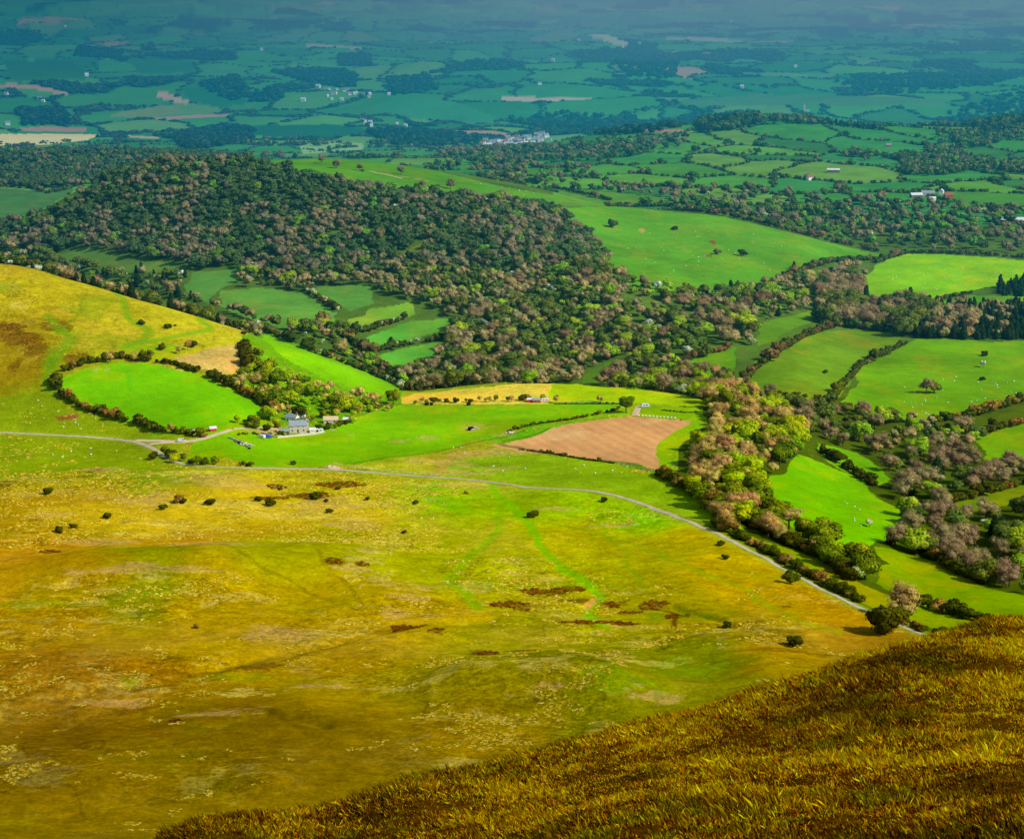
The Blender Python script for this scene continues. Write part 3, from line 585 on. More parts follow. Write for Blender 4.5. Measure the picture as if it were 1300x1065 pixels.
ribbon('road', ROAD.copy(), 3.2, M_road)
ribbon('track', pline([(172,559),(205,560),(235,562),(258,558),(278,551),(296,545)], 10), 4.2, M_track)
ribbon('track', pline([(190,564),(215,562),(236,561.5)], 10), 3.2, M_track)
ribbon('track', pline([(296,545),(330,541),(352,545),(362,547)], 10), 3.0, M_track)
ribbon('track', pline([(418,592),(424,594.5),(432,597)], 8), 7, M_track)
ribbon('track', pline([(806,528),(808,521),(812,515)], 8), 4.5, M_track)
ribbon('track', pline([(470,218.5),(485,221),(500,224),(512,227)], 8), 3.0, M_track)

# ------------------------------------------------------------------ trees
CSV = []
for ax in range(3):
    for sg in (-1, 1):
        for i in (-1, 0):
            for j in (-1, 0):
                q = []
                for (p, t) in ((i, j), (i + 1, j), (i + 1, j + 1), (i, j + 1)):
                    v = [0, 0, 0]; v[ax] = sg; v[(ax + 1) % 3] = p; v[(ax + 2) % 3] = t; v = np.array(v, float); q.append(v / np.linalg.norm(v))
                CSV.append(q if sg > 0 else q[::-1])
CSV = np.array(CSV)     # 24 quads of a rounded block
def leafcloud(rng, lobes, per, size, cols, aspect=1.0, core=.84, spike=0.0):
    """leaf sprays on the skins of several lobes with a duller heart; lobes: (cx,cy,cz,rx,ry,rz) in a crown of unit height"""
    V = []; C = []; Nn = []
    mid_c = np.mean([l[:3] for l in lobes], 0) - np.array([0, 0, .12])
    for (cx, cy, cz, rx, ry, rz) in lobes:
        n = per; lc = np.array([cx, cy, cz]); lr = np.array([rx, ry, rz])
        d = rng.normal(size=(n, 3)); d /= np.linalg.norm(d, axis=1, keepdims=True)
        d[:, 2] = np.where((d[:, 2] < -.45), -d[:, 2], d[:, 2])
        r = 1 + rng.uniform(-.16, .14, n) + spike * rng.uniform(-.25, .25, n)
        p = lc + d * lr * r[:, None]
        nn = d + rng.normal(size=(n, 3)) * .3; nn /= np.linalg.norm(nn, axis=1, keepdims=True)
        a = np.cross(nn, rng.normal(size=(n, 3))); a /= np.linalg.norm(a, axis=1, keepdims=True); b = np.cross(nn, a)
        s = size * rng.uniform(.6, 1.35, n)[:, None]; bb = b * aspect
        V.append(np.stack([p - a * s - bb * s * .55, p + a * s * .9 - bb * s * .7, p + a * s * .75 + bb * s * .8, p - a * s * .8 + bb * s * .6], 1))
        tone = rng.uniform(.86, 1.14); base = cols[rng.integers(0, len(cols))]
        col = (cols[rng.integers(0, len(cols), n)] * .5 + base * .5) * rng.uniform(.74, 1.26, n)[:, None] * tone
        col = col * (.72 + .36 * smooth(-.6, .9, d[:, 2]))[:, None]  # lobe tops lighter, undersides darker: shading put into leaf and heart colour
        C.append(np.repeat(col[:, None], 4, 1))
        g = p - mid_c; g /= np.linalg.norm(g, axis=1, keepdims=True) + 1e-6
        m = d * .6 + g * .55 + rng.normal(size=(n, 3)) * .16; m /= np.linalg.norm(m, axis=1, keepdims=True); Nn.append(np.repeat(m[:, None], 4, 1))
        if core:
            q = CSV * (1 + .12 * np.sin(CSV @ rng.normal(size=3) * 4))[..., None]
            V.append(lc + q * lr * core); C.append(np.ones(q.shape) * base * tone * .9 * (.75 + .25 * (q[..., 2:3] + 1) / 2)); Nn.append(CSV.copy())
    V = np.concatenate(V).reshape(-1, 3); C = np.concatenate(C).reshape(-1, 3); Nn = np.concatenate(Nn).reshape(-1, 3)
    Fq = np.arange(len(V)).reshape(-1, 4)
    return V, Fq, C, Nn
def mklobes(rng, n, spread, r, zc, flat=1.0):
    L = [(0, 0, zc, r * 1.15, r * 1.15, r * 1.05 * flat)]
    for i in range(n):
        a = 2 * math.pi * (i + rng.uniform(-.3, .3)) / n * 1.0 * (1 if i < n * .6 else 2); q = spread * rng.uniform(.55, 1.0)
        L.append((math.cos(a) * q, math.sin(a) * q, zc + rng.uniform(-.16, .24) * flat, r * rng.uniform(.55, .95), r * rng.uniform(.55, .95), r * rng.uniform(.5, .85) * flat))
    return L
PALS = {}
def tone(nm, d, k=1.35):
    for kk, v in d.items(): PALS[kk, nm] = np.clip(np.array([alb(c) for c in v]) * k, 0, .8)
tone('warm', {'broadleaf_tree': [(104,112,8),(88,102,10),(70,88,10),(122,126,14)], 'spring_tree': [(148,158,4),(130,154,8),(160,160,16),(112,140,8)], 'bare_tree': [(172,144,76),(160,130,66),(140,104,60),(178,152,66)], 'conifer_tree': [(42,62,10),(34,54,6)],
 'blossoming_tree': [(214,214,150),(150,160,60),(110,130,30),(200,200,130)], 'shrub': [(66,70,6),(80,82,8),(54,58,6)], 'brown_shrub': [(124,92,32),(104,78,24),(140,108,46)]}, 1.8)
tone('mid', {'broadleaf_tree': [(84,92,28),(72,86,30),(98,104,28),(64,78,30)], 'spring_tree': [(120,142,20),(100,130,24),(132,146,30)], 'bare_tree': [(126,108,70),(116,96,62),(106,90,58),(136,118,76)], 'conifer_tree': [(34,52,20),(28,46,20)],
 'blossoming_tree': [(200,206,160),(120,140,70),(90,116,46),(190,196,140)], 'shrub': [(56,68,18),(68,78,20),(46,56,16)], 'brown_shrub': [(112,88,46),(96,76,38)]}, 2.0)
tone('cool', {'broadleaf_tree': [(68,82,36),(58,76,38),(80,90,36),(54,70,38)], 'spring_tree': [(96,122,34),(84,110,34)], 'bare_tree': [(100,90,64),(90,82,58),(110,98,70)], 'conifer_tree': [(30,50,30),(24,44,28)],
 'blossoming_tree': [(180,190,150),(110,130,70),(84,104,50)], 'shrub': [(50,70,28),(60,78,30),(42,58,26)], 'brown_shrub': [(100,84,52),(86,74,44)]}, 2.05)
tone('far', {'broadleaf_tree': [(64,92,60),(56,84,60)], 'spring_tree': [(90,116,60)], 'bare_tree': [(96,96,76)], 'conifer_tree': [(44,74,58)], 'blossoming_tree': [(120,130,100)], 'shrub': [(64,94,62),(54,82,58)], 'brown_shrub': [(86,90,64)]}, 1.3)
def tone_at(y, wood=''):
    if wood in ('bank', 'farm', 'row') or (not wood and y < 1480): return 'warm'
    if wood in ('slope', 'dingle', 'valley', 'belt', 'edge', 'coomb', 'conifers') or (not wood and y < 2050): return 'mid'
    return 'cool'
def tree_tpl(kind, tn, lod, seed):
    """unit-height tree, base at 0. returns V,F(quads),C,N"""
    rng = np.random.default_rng(seed); c = PALS[kind, tn]
    if kind == 'conifer_tree':
        L = []; n = (9, 5)[lod]
        for i in range(n):
            z = .12 + .8 * i / n; q = .25 * (1 - i / n) + .05
            L.append((rng.normal() * .02, rng.normal() * .02, z, q, q, .13))
        return leafcloud(rng, L, (60, 12)[lod], (.05, .08)[lod], c, .6, .8)
    if kind in ('shrub', 'brown_shrub'):
        L = mklobes(rng, (7, 3)[lod], .42, .34, .42, 1.0)
        return leafcloud(rng, L, (80, 16)[lod], (.06, .12)[lod], c, 1, .85)
    if kind == 'bare_tree':
        L = mklobes(rng, (9, 5)[lod], .29, .27, .57, 1.15)
        return leafcloud(rng, L, (130, 26)[lod], (.026, .06)[lod], c, .45, (.62, .8)[lod], spike=.5)
    if kind == 'blossoming_tree':
        L = mklobes(rng, (7, 4)[lod], .30, .27, .56, .95)
        return leafcloud(rng, L, (100, 22)[lod], (.04, .075)[lod], c, 1, .8)
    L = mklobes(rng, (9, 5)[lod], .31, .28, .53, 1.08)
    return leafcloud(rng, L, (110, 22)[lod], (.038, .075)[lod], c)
def trunk_mb(rng, h=.42, r=.03, limbs=5, bare=False):
    mb = MB(); lean = rng.normal(size=2) * .02
    mb.tube([(0, 0, -.06), (lean[0] * .5, lean[1] * .5, h * .5), (lean[0], lean[1], h)], [r * 1.4, r, r * .75], 7)
    for i in range(limbs):
        a = 2 * math.pi * (i + rng.uniform(-.2, .2)) / limbs; q = rng.uniform(.16, .27)
        mb.tube([(lean[0], lean[1], h * rng.uniform(.7, 1)), (math.cos(a) * q * .5, math.sin(a) * q * .5, h + .1), (math.cos(a) * q, math.sin(a) * q, h + rng.uniform(.2, .34))], [r * .6, r * .4, r * .15], 5)
    return mb
LO = {k: [tree_tpl(*k, 1, 100 + i) for i in range(6)] for k in PALS}
_HI = {}
def HI(k):
    if k not in _HI: _HI[k] = [tree_tpl(*k, 0, 200 + i) for i in range(6)]
    return _HI[k]
CROWN = {}; TRUNK = {}; WHOLE = {}
def crown(k, i):
    if (k, i) not in CROWN:
        V, Fq, C, Nn = HI(k)[i]; CROWN[k, i] = mesh('crown', V, Fq, C, [M_fol], nrm=Nn)
        low = 'shrub' in k[0]; rng = np.random.default_rng(300 + i)
        TRUNK[k, i] = trunk_mb(rng, .18 if low else (.9 if k[0] == 'conifer_tree' else .36), .03 if not low else .04, 0 if k[0] == 'conifer_tree' else 6).build('trunk', [M_bark])
    return CROWN[k, i], TRUNK[k, i]
def whole(k, i):
    if (k, i) not in WHOLE:
        V, Fq, C, Nn = LO[k][i]; rng = np.random.default_rng(400 + i)
        mb = MB(); mb.tube([(0, 0, -.06), (0, 0, .45)], [.035, .02], 5); tv_ = np.array(mb.v); tf = [f for f in mb.f if len(f) == 4]
        tn = tv_ * np.array([1, 1, 0]); tn /= np.linalg.norm(tn, axis=1, keepdims=True) + 1e-9
        L2 = mklobes(rng, 6, .31, .28, .58, .95) if k[0] != 'conifer_tree' else []
        if L2:
            V2, F2, C2, N2 = leafcloud(rng, L2, 34, .045 if k[0] != 'bare_tree' else .03, PALS[k], .7, 0, .3)
            V = np.concatenate([V, V2]); Fq = np.concatenate([Fq, F2 + len(Nn)]); C = np.concatenate([C, C2]); Nn = np.concatenate([Nn, N2])
        n = len(V)
        WHOLE[k, i] = mesh(k[0], np.concatenate([V, tv_]), np.concatenate([Fq, np.array(tf) + n]), np.concatenate([C, np.tile(alb((80, 66, 44)), (len(tv_), 1))]), [M_fol], nrm=np.concatenate([Nn, tn]))
    return WHOLE[k, i]
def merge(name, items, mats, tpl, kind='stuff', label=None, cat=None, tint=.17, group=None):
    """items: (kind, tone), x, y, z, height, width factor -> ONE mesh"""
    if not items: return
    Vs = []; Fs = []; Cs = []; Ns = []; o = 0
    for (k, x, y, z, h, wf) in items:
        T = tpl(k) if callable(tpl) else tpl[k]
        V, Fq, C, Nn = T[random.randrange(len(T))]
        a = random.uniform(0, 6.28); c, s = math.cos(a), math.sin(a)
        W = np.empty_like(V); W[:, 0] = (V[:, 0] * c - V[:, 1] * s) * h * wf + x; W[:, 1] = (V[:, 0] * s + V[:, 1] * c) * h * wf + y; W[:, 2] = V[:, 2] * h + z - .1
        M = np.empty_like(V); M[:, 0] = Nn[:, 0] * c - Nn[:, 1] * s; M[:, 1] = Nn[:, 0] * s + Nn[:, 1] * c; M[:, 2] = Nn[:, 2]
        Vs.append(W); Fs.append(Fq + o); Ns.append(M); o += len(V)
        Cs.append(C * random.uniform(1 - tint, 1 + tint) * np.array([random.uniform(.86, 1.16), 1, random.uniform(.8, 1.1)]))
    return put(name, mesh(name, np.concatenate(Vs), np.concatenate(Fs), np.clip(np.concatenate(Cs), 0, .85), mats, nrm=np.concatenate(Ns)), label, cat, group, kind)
def one_tree(k, x, y, h, wf, label, group=None, cat='tree', parts=False, name=None, wood=''):
    z = float(H(x, y)); rz = random.uniform(0, 6.28); nm = name or k
    kk = (k, tone_at(y, wood))
    if not parts:
        return put(nm, whole(kk, random.randrange(6)), label, cat, group, loc=(x, y, z - .1), rz=rz, sc=(h * wf, h * wf, h))
    q = random.uniform(.82, 1.18) if 'shrub' in k else 1.0; e = put(nm, None, label, cat, group, loc=(x, y, z - .1), rz=rz, sc=(h * wf * q, h * wf / q, h * random.uniform(.85, 1.1))); e.empty_display_size = .1
    c, t = crown(kk, random.randrange(6))
    put('crown', c, parent=e); put('trunk', t, parent=e)
    return e
# woods: polygon, mean spacing (m), species weights, height, key
B, S_, N_, C_, W_ = 'broadleaf_tree', 'spring_tree', 'bare_tree', 'conifer_tree', 'blossoming_tree'
WOODS = [
 ('edge', [(-20,316),(60,322),(80,332),(150,344),(235,352),(232,372),(262,388),(292,398),(200,374),(130,354),(60,338),(0,332)], 9.5, {C_: .3, B: .4, N_: .22, W_: .08}, 10, 15),
 ('coomb', [(268,392),(300,392),(330,404),(360,420),(400,412),(428,414),(440,430),(442,440),(462,456),(490,474),(512,482),(530,498),(505,486),(440,458),(380,428),(330,410)], 9.5, {N_: .5, S_: .22, B: .2, W_: .08}, 9.5, 14),
 ('hill', [(-40,300),(0,290),(60,272),(130,238),(200,207),(312,206),(400,227),(500,245),(580,251),(700,264),(742,295),(766,320),(772,345),(740,330),(700,345),(640,350),(560,345),(520,340),(480,352),(400,350),(330,352),(240,342),(150,330),(60,322),(0,318),(-40,318)], 8.8, {B: .50, N_: .40, S_: .05, C_: .04, W_: .01}, 10.4, 0),
 ('slope', [(520,340),(560,345),(640,350),(700,345),(740,330),(772,345),(800,363),(800,400),(790,450),(730,490),(640,485),(530,498),(512,480),(560,455),(575,430),(576,405),(524,382),(480,372),(470,352)], 8.8, {B: .30, N_: .58, S_: .06, C_: .03, W_: .03}, 10.4, 1),
 ('slope', [(300,345),(400,352),(470,355),(480,372),(400,366),(380,372),(330,364),(300,372)], 10, {B: .45, N_: .3, S_: .15, W_: .1}, 10, 1),
 ('dingle', [(772,345),(850,370),(900,374),(960,367),(1010,350),(1035,360),(1030,393),(965,412),(960,438),(935,440),(862,456),(880,480),(935,492),(890,505),(700,487),(730,490),(790,450),(800,400)], 11.5, {B: .32, N_: .34, S_: .24, W_: .08, C_: .02}, 11, 2),
 ('bank', [(840,484),(890,478),(935,492),(990,520),(1020,556),(1010,576),(985,600),(980,640),(1040,690),(1090,716),(1105,738),(1085,744),(1040,708),(960,678),(915,668),(882,640),(870,600),(880,565),(908,535)], 9.8, {B: .22, N_: .50, S_: .24, C_: .03, W_: .01}, 11.6, 3),
 ('valley', [(935,490),(1000,500),(1060,513),(1180,538),(1240,553),(1252,592),(1320,592),(1320,606),(1196,636),(1210,655),(1320,645),(1320,762),(1240,740),(1200,714),(1120,698),(1146,650),(1134,610),(1090,574),(1036,560),(1000,530)], 12.6, {B: .26, N_: .52, S_: .12, C_: .06, W_: .02}, 10.8, 4),
 ('belt', [(1036,368),(1075,345),(1095,352),(1095,387),(1190,387),(1180,432),(1040,412)], 9, {N_: .6, B: .25, C_: .15}, 14, 5),
 ('conifers', [(1180,392),(1230,388),(1320,388),(1320,432),(1240,433),(1165,432)], 6.5, {C_: .8, N_: .2}, 11, 6),
 ('conifers', [(1262,360),(1320,358),(1320,380),(1270,379)], 6.5, {C_: 1}, 10, 6),
 ('farm', [(312,440),(326,450),(345,468),(370,484),(400,494),(440,504),(500,510),(500,514),(470,521),(440,529),(400,536),(350,535),(322,530),(306,500),(296,486),(308,480)], 8.0, {B: .46, N_: .18, S_: .36}, 8.2, 7),
 ('edge', 'XY', 8.0, {C_: .42, B: .34, N_: .2, W_: .04}, 11, 8),
 ('belt2', [(700,238),(760,240),(850,248),(930,258),(1000,272),(1050,262),(1120,256),(1200,262),(1320,272),(1320,326),(1230,320),(1150,317),(1115,318),(1050,304),(980,286),(920,270),(870,266),(800,257),(780,255)], 19, {B: .42, N_: .38, S_: .16, W_: .04}, 12, 9),
 ('ridge', [(-40,200),(60,196),(150,196),(310,199),(200,206),(130,234),(60,240),(-40,240)], 11, {B: .75, C_: .2, N_: .05}, 12, 10),
 ('ridge2', [(880,162),(900,152),(940,146),(965,148),(965,158),(930,166),(890,170)], 9, {C_: .6, B: .4}, 15, 11),
 ('ridge2', [(976,150),(1040,154),(1120,164),(1120,167),(1040,158),(976,154)], 9, {C_: .6, B: .4}, 10, 11),
 ('ridge2', [(1230,160),(1320,148),(1320,168),(1270,172),(1240,170)], 9, {C_: .5, B: .5}, 14, 11),
 ('ridge3', [(560,190),(600,188),(680,190),(760,186),(830,174),(880,176),(870,186),(800,200),(720,206),(640,204),(600,200),(560,200)], 18, {B: .7, N_: .25, S_: .05}, 12, 12),
 ('ridge3', [(600,205),(660,210),(720,212),(770,225),(700,240),(640,232),(600,222)], 30, {B: .5, N_: .35, S_: .15}, 12, 12),
 ('ridge3', [(780,236),(860,240),(960,244),(1060,250),(1020,268),(930,258),(850,248)], 26, {B: .4, N_: .45, S_: .1, W_: .05}, 12, 12),
]
CLEAR = [[(790,372),(850,385),(830,395),(790,388)],[(735,475),(770,460),(800,455),(792,476),(765,490),(735,490)],[(930,450),(960,440),(950,480),(925,486)],[(356,516),(356,552),(412,552),(414,530),(396,520)],[(412,526),(412,541),(436,541),(434,528)]]
CLEAR = [ppoly(p) for p in CLEAR]
FB = [(p.min(0), p.max(0), p) for p in fpolys]
def free(x, y):
    for a, b, p in FB:
        if a[0] < x < b[0] and a[1] < y < b[1] and inpoly(np.array([x]), np.array([y]), p)[0]: return False
    for p in CLEAR:
        if inpoly(np.array([x]), np.array([y]), p)[0]: return False
    return True
LABW = {
 'hill': ('trees of the dark wood covering the hill', {B: 'dark green tree in the thick wood covering the round hill', N_: 'leafless brown tree in the thick wood covering the round hill', S_: 'fresh green tree in the thick wood covering the round hill', C_: 'dark conifer in the thick wood covering the round hill', W_: 'blossoming tree in the thick wood covering the round hill'}),
 'slope': ('trees of the brown wood on the slope below the hilltop', {B: 'green tree in the brown wood sloping down to the dingle', N_: 'leafless brown tree in the wood sloping down to the dingle', S_: 'bright green tree in the brown wood sloping to the dingle', C_: 'dark conifer in the brown wood sloping to the dingle', W_: 'white flowering tree in the brown wood sloping to the dingle'}),
 'dingle': ('trees of the mixed dingle below the big pasture', {B: 'dark green tree in the mixed dingle below the big pasture', N_: 'leafless tree in the mixed dingle below the big pasture', S_: 'fresh green tree in the mixed dingle below the big pasture', C_: 'conifer in the mixed dingle below the big pasture', W_: 'white flowering tree in the mixed dingle below the big pasture'}),
 'bank': ('trees of the wooded bank beside the ploughed field', {B: 'green tree on the wooded bank beside the ploughed field', N_: 'leafless brown tree on the wooded bank beside the ploughed field', S_: 'fresh green tree on the wooded bank beside the ploughed field', C_: 'dark conifer on the wooded bank beside the ploughed field', W_: 'white flowering tree on the wooded bank beside the ploughed field'}),
 'valley': ('trees of the valley wood beyond the roadside fields', {B: 'green tree in the valley wood beyond the roadside fields', N_: 'leafless reddish brown tree in the valley wood beyond the roadside fields', S_: 'fresh green tree in the valley wood beyond the roadside fields', C_: 'dark conifer in the valley wood beyond the roadside fields', W_: 'white flowering tree in the valley wood beyond the roadside fields'}),
 'belt': ('trees of the belt below the lime green field', {B: 'green tree in the belt below the lime green field', N_: 'leafless brown tree in the belt below the lime green field', C_: 'dark conifer in the belt below the lime green field'}),
 'conifers': ('conifers of the dark plantation', {C_: 'nearly black conifer in the dense plantation between green fields', N_: 'leafless tree standing among the black conifers of the plantation'}),
 'farm': ('trees around and above the farmhouse', {B: 'dark green tree in the copse above the farmhouse', N_: 'leafless tree in the copse above the farmhouse', S_: 'fresh green tree in the copse above the farmhouse'}),
 'coomb': ('trees of the shallow coomb behind the bright strip', {B: 'dark green tree in the coomb between bright strip and dingle fields', N_: 'pale leafless tree in the coomb between bright strip and dingle fields', S_: 'fresh green tree in the coomb between bright strip and dingle fields', W_: 'white flowering tree in the coomb between bright strip and dingle fields'}),
 'edge': ('trees behind the crest of the golden shoulder', {B: 'green tree rising behind the crest of the golden slope', N_: 'leafless tree rising behind the crest of the golden slope', C_: 'dark conifer rising behind the crest of the golden slope', W_: 'flowering tree rising behind the crest of the golden slope'}),
}
forest = []
HTW = {w: 0 for w in LABW}
for nm, pg, sp, mix, hh, key in WOODS:
    if pg == 'XY': pl = np.array([((u - 650) / (F * CP) * yy, yy) for u, yy in [(-60,1580),(60,1578),(130,1560),(200,1538),(262,1520),(300,1510),(345,1490),(350,1530),(300,1590),(200,1680),(130,1730),(0,1760),(-60,1760)]])
    else: pl = ppoly(pg)
    a = pl.min(0); b = pl.max(0)
    ks = list(mix); pw = np.array([mix[k] for k in ks]); pw = pw / pw.sum()
    gx = np.arange(a[0], b[0], sp); gy = np.arange(a[1], b[1], sp * 1.15)
    gxx, gyy = np.meshgrid(gx, gy); gxx = (gxx + RNG.uniform(-.48, .48, gxx.shape) * sp).ravel(); gyy = (gyy + RNG.uniform(-.48, .48, gyy.shape) * sp).ravel()
    m = inpoly(gxx, gyy, pl); gxx = gxx[m]; gyy = gyy[m]
    m = shown(gxx, gyy, hh * 1.1); gxx = gxx[m]; gyy = gyy[m]
    patch_n = fbm(gxx / 34, gyy / 50, 300 + key, 3)
    for x, y, pn in zip(gxx, gyy, patch_n):
        if not free(x, y): continue
        if dline(np.array([x]), np.array([y]), ROAD)[0] < 9: continue
        if nm in ('bank', 'dingle', 'valley') and random.random() < .1: continue
        w = pw.copy()
        for i, k in enumerate(ks):
            if k == N_: w[i] *= math.exp(3.2 * pn)
            if k == B: w[i] *= math.exp(-2.2 * pn)
            if k == S_: w[i] *= math.exp(-2 * float(fbm(np.array([x / 20]), np.array([y / 20]), 333, 2)[0]) )
        w /= w.sum(); k = ks[int(np.searchsorted(np.cumsum(w), random.random() * .9999))]
        h = hh * random.choice((random.uniform(.5, .85), random.uniform(.75, 1.15), random.uniform(.95, 1.35))) * (.62 if k == W_ else 1); wf = random.uniform(.85, 1.2) * (1.15 if k != C_ else 1)
        forest.append((nm, k, x, y, h, wf))
print('forest', len(forest))
# the largest to show are trees of their own, the rest is one mass
LIM = {B: 250, N_: 270, S_: 190, C_: 240, W_: 60}
byk = {}
for t in forest: byk.setdefault(t[1], []).append(t)
rest = []
for k, L in byk.items():
    L.sort(key=lambda t: -(t[4] / t[3]) if t[0] in LABW else 1)
    for i, t in enumerate(L):
        nm, k, x, y, h, wf = t
        if i < LIM[k] and nm in LABW:
            grp, labs = LABW[nm]
            one_tree(k, x, y, h, wf, labs.get(k, list(labs.values())[0]), grp, parts=True, wood=nm)
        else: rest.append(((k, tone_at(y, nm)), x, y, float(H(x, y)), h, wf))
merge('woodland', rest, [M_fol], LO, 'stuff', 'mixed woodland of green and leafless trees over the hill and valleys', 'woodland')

# lone trees of the open moor and fields: base point, width seen, kind, squat, label
LONE = [
 (180,412,11,'shrub','small dark thorn on the golden shoulder beside the curving green way'),(214,417,11,'shrub','dark round thorn with a shadow, right one of two on the golden shoulder'),
 (223,414,5,'brown_shrub','tiny brown bush touching the round thorn on the golden shoulder'),
 (62,627,17,'shrub','wide ragged thorn on the straw coloured slope at far left below the green'),(76,676,14,'shrub','dark bush, left one of a close pair on the rough ground'),(93,671,11,'shrub','smaller bush, right one of a close pair on the rough ground'),
 (136,658,14,'shrub','low dark bush above a strip of brown rushes'),(207,647,13,'shrub','round dark thorn below the leafless brown bush in the rough grass'),(226,638,16,'brown_shrub','sparse brown bush in the rough grass with a line of shade'),
 (233,639,12,'shrub','thorn just touching the sparse brown bush in the rough grass'),(266,641,15,'shrub','round dark thorn casting a shadow, alone right of the brown bush'),
 (328,636,13,'shrub','low dark bush left of the pair of larger thorns below the road'),(343,642,16,'shrub','large dark thorn with a black shadow in the group below the road'),(356,622,8,'shrub','narrow upright bush above the group of thorns below the road'),
 (400,634,17,'shrub','roundest dark green thorn among the brown bracken below the road'),(414,637,8,'shrub','small bush close to the roundest thorn in the bracken'),(429,622,8,'shrub','slim upright bush in the bracken right below the road bend'),
 (418,651,11,'shrub','dark thorn with a shadow at the foot of the bracken bank'),(467,635,8,'shrub','small thorn with a shadow on the olive pasture edge'),(528,640,9,'shrub','small thorn at the left end of a pale scar in the green moor'),
 (513,677,8,'shrub','wind bent little thorn alone in the middle of the olive moor'),(592,627,8,'brown_shrub','thin leafless bush on the green moor just below the road'),(372,590,8,'shrub','small round tree on the green field just above the road'),
 (677,657,17,'shrub','dark hawthorn with a clear shadow where the green ways meet'),(767,637,12,'shrub','small leaning hawthorn right under the curving road'),(915,692,13,'shrub','upper of two small thorns below the road on the golden slope'),
 (921,710,12,'shrub','lower of two small thorns below the road on the golden slope'),(1003,741,26,'shrub','big dark bush touching the roadside on the golden slope'),(922,797,15,'shrub','round dark bush alone above the brown ditch'),
 (1007,820,29,'shrub','broad dark hawthorn at the ditch on the lower golden slope'),(1195,810,28,'shrub','dark round tree at the end of the visible road'),
 (249,797,9,'brown_shrub','brown scrubby bush in the patch of heather'),
 (777,289,15,'shrub','wide flat thorn in the upper left of the big pasture'),(856,292,9,'shrub','small dark tree in the upper middle of the big pasture'),(910,323,12,'brown_shrub','brown scrub in the middle of the big pasture'),(943,325,13,'shrub','dark low bush with pale stones in the big pasture'),
 (1104,669,15,'blossoming_tree','white flowering thorn alone in the valley pasture'),(1247,483,9,'shrub','dark bush in the hedge gap of the wide right pasture'),(1248,467,11,'blossoming_tree','pale flowering bush in the wide right pasture'),(1249,452,11,'shrub','upper dark bush in the wide right pasture'),
 (838,451,6,'blossoming_tree','cream flowering bush at the clearing in the dingle')]
for u, v, w, k, lab in LONE:
    x, y = hit(u, v); wid = w * y / F * 1.12; wf = random.uniform(.95, 1.15) if k != 'blossoming_tree' else .9
    one_tree(k, x, y, wid / (1.5 * wf) * 1.05, wf, lab, 'scattered thorns on the open moor' if v > 600 else None, 'thorn tree', parts=True, name='thorn_tree' if k == 'shrub' else None)
TALL = [(1128,803,64,'shrub','largest dark tree, standing over the end of the roadside hedge'),(1146,790,58,N_,'tall leafless tree directly behind the largest dark tree'),(795,524,27,B,'round dark tree at the corner of the ploughed field'),(762,511,14,N_,'thin leafless tree in the lime green strip'),
 (706,511,12,N_,'leafless tree at the edge between yellow and lime strips'),(1098,735,46,B,'big dark green tree at the near corner of the wooded bank'),(1176,500,26,N_,'leafless tree, left one of the clump in the wide right pasture'),(1186,499,22,B,'green tree, right one of the clump in the wide right pasture'),
 (335,203,15,N_,'leafless round tree on the skyline field, first of a pair at left'),(354,203,15,N_,'leafless round tree on the skyline field, second of a pair at left'),(408,208,13,N_,'leafless tree on the skyline field left of the dark bush'),(427,214,15,N_,'spreading leafless tree in front of the skyline field edge'),
 (457,217,13,N_,'leafless tree by the pale track on the skyline field'),(460,218,6,'shrub','small dark bush by the pale track on the skyline field'),(509,222,13,N_,'leafless tree beyond the pale track on the skyline field'),(572,240,15,N_,'leafless tree at the lower right of the skyline field'),
 (537,240,14,N_,'brown tree at the wood edge of the skyline field'),(816,358,12,N_,'bare tree at the foot of the big pasture'),(217,550,16,N_,'thin leafless tree over the lower hedge of the bright left field'),(232,551,12,B,'dark tree by the white farm clutter under the bright left field'),
 (254,555,15,B,'green tree beside the farm track junction'),(216,583,13,B,'upright dark tree at the road bend beside the copse'),(1008,343,14,C_,'dark conifer in front of the bare earth bank'),(378,530,26,'shrub','very dark rounded tree between the farmhouse and the barn'),
 (342,534,26,S_,'yellow green tree left of the farmhouse'),(322,541,20,B,'dark green tree at the end of the farm track'),(448,537,13,S_,'bright yellow green tree right of the barn'),(140,460,18,N_,'leafless pale tree in the upper hedge of the bright left field'),
 (310,425,10,'shrub','dark bush above the hay field corner'),(598,158,8,B,'tiny far tree')][:-1]
for u, v, w, k, lab in TALL:
    x, y = hit(u, v); wid = w * y / F; wf = random.uniform(.95, 1.1)
    one_tree(k, x, y, wid / ((1.12 if k != 'shrub' else 1.45) * wf) if k != C_ else wid / 1.0, wf, lab, None, 'tree', parts=True)
# little rows of trees
def row(px, n, w, kinds, lab, grp, jit=1.5, parts=False):
    pl = pline(px, 6); s = np.concatenate([[0], np.cumsum(np.hypot(*np.diff(pl, axis=0).T))])
    for i in range(n):
        q = s[-1] * (i + .5 + random.uniform(-.3, .3)) / n; x = float(np.interp(q, s, pl[:, 0])) + random.gauss(0, jit); y = float(np.interp(q, s, pl[:, 1])) + random.gauss(0, jit)
        k = random.choice(kinds); wd_ = w * y / F * random.uniform(.75, 1.25); wf = random.uniform(.95, 1.15)
        one_tree(k, x, y, wd_ / (1.25 * wf), wf, lab, grp, 'tree', parts=True, wood='row')
row([(522,513),(560,511),(600,510),(650,509),(700,509)], 20, 10, [B, B, N_, 'shrub'], 'small round tree in the row along the yellow strip', 'row of trees along the yellow strip', 1.5)
row([(305,591),(322,592)], 4, 9, [B, 'shrub'], 'small tree in the tight row just above the road', 'tight row of trees above the road', .8)
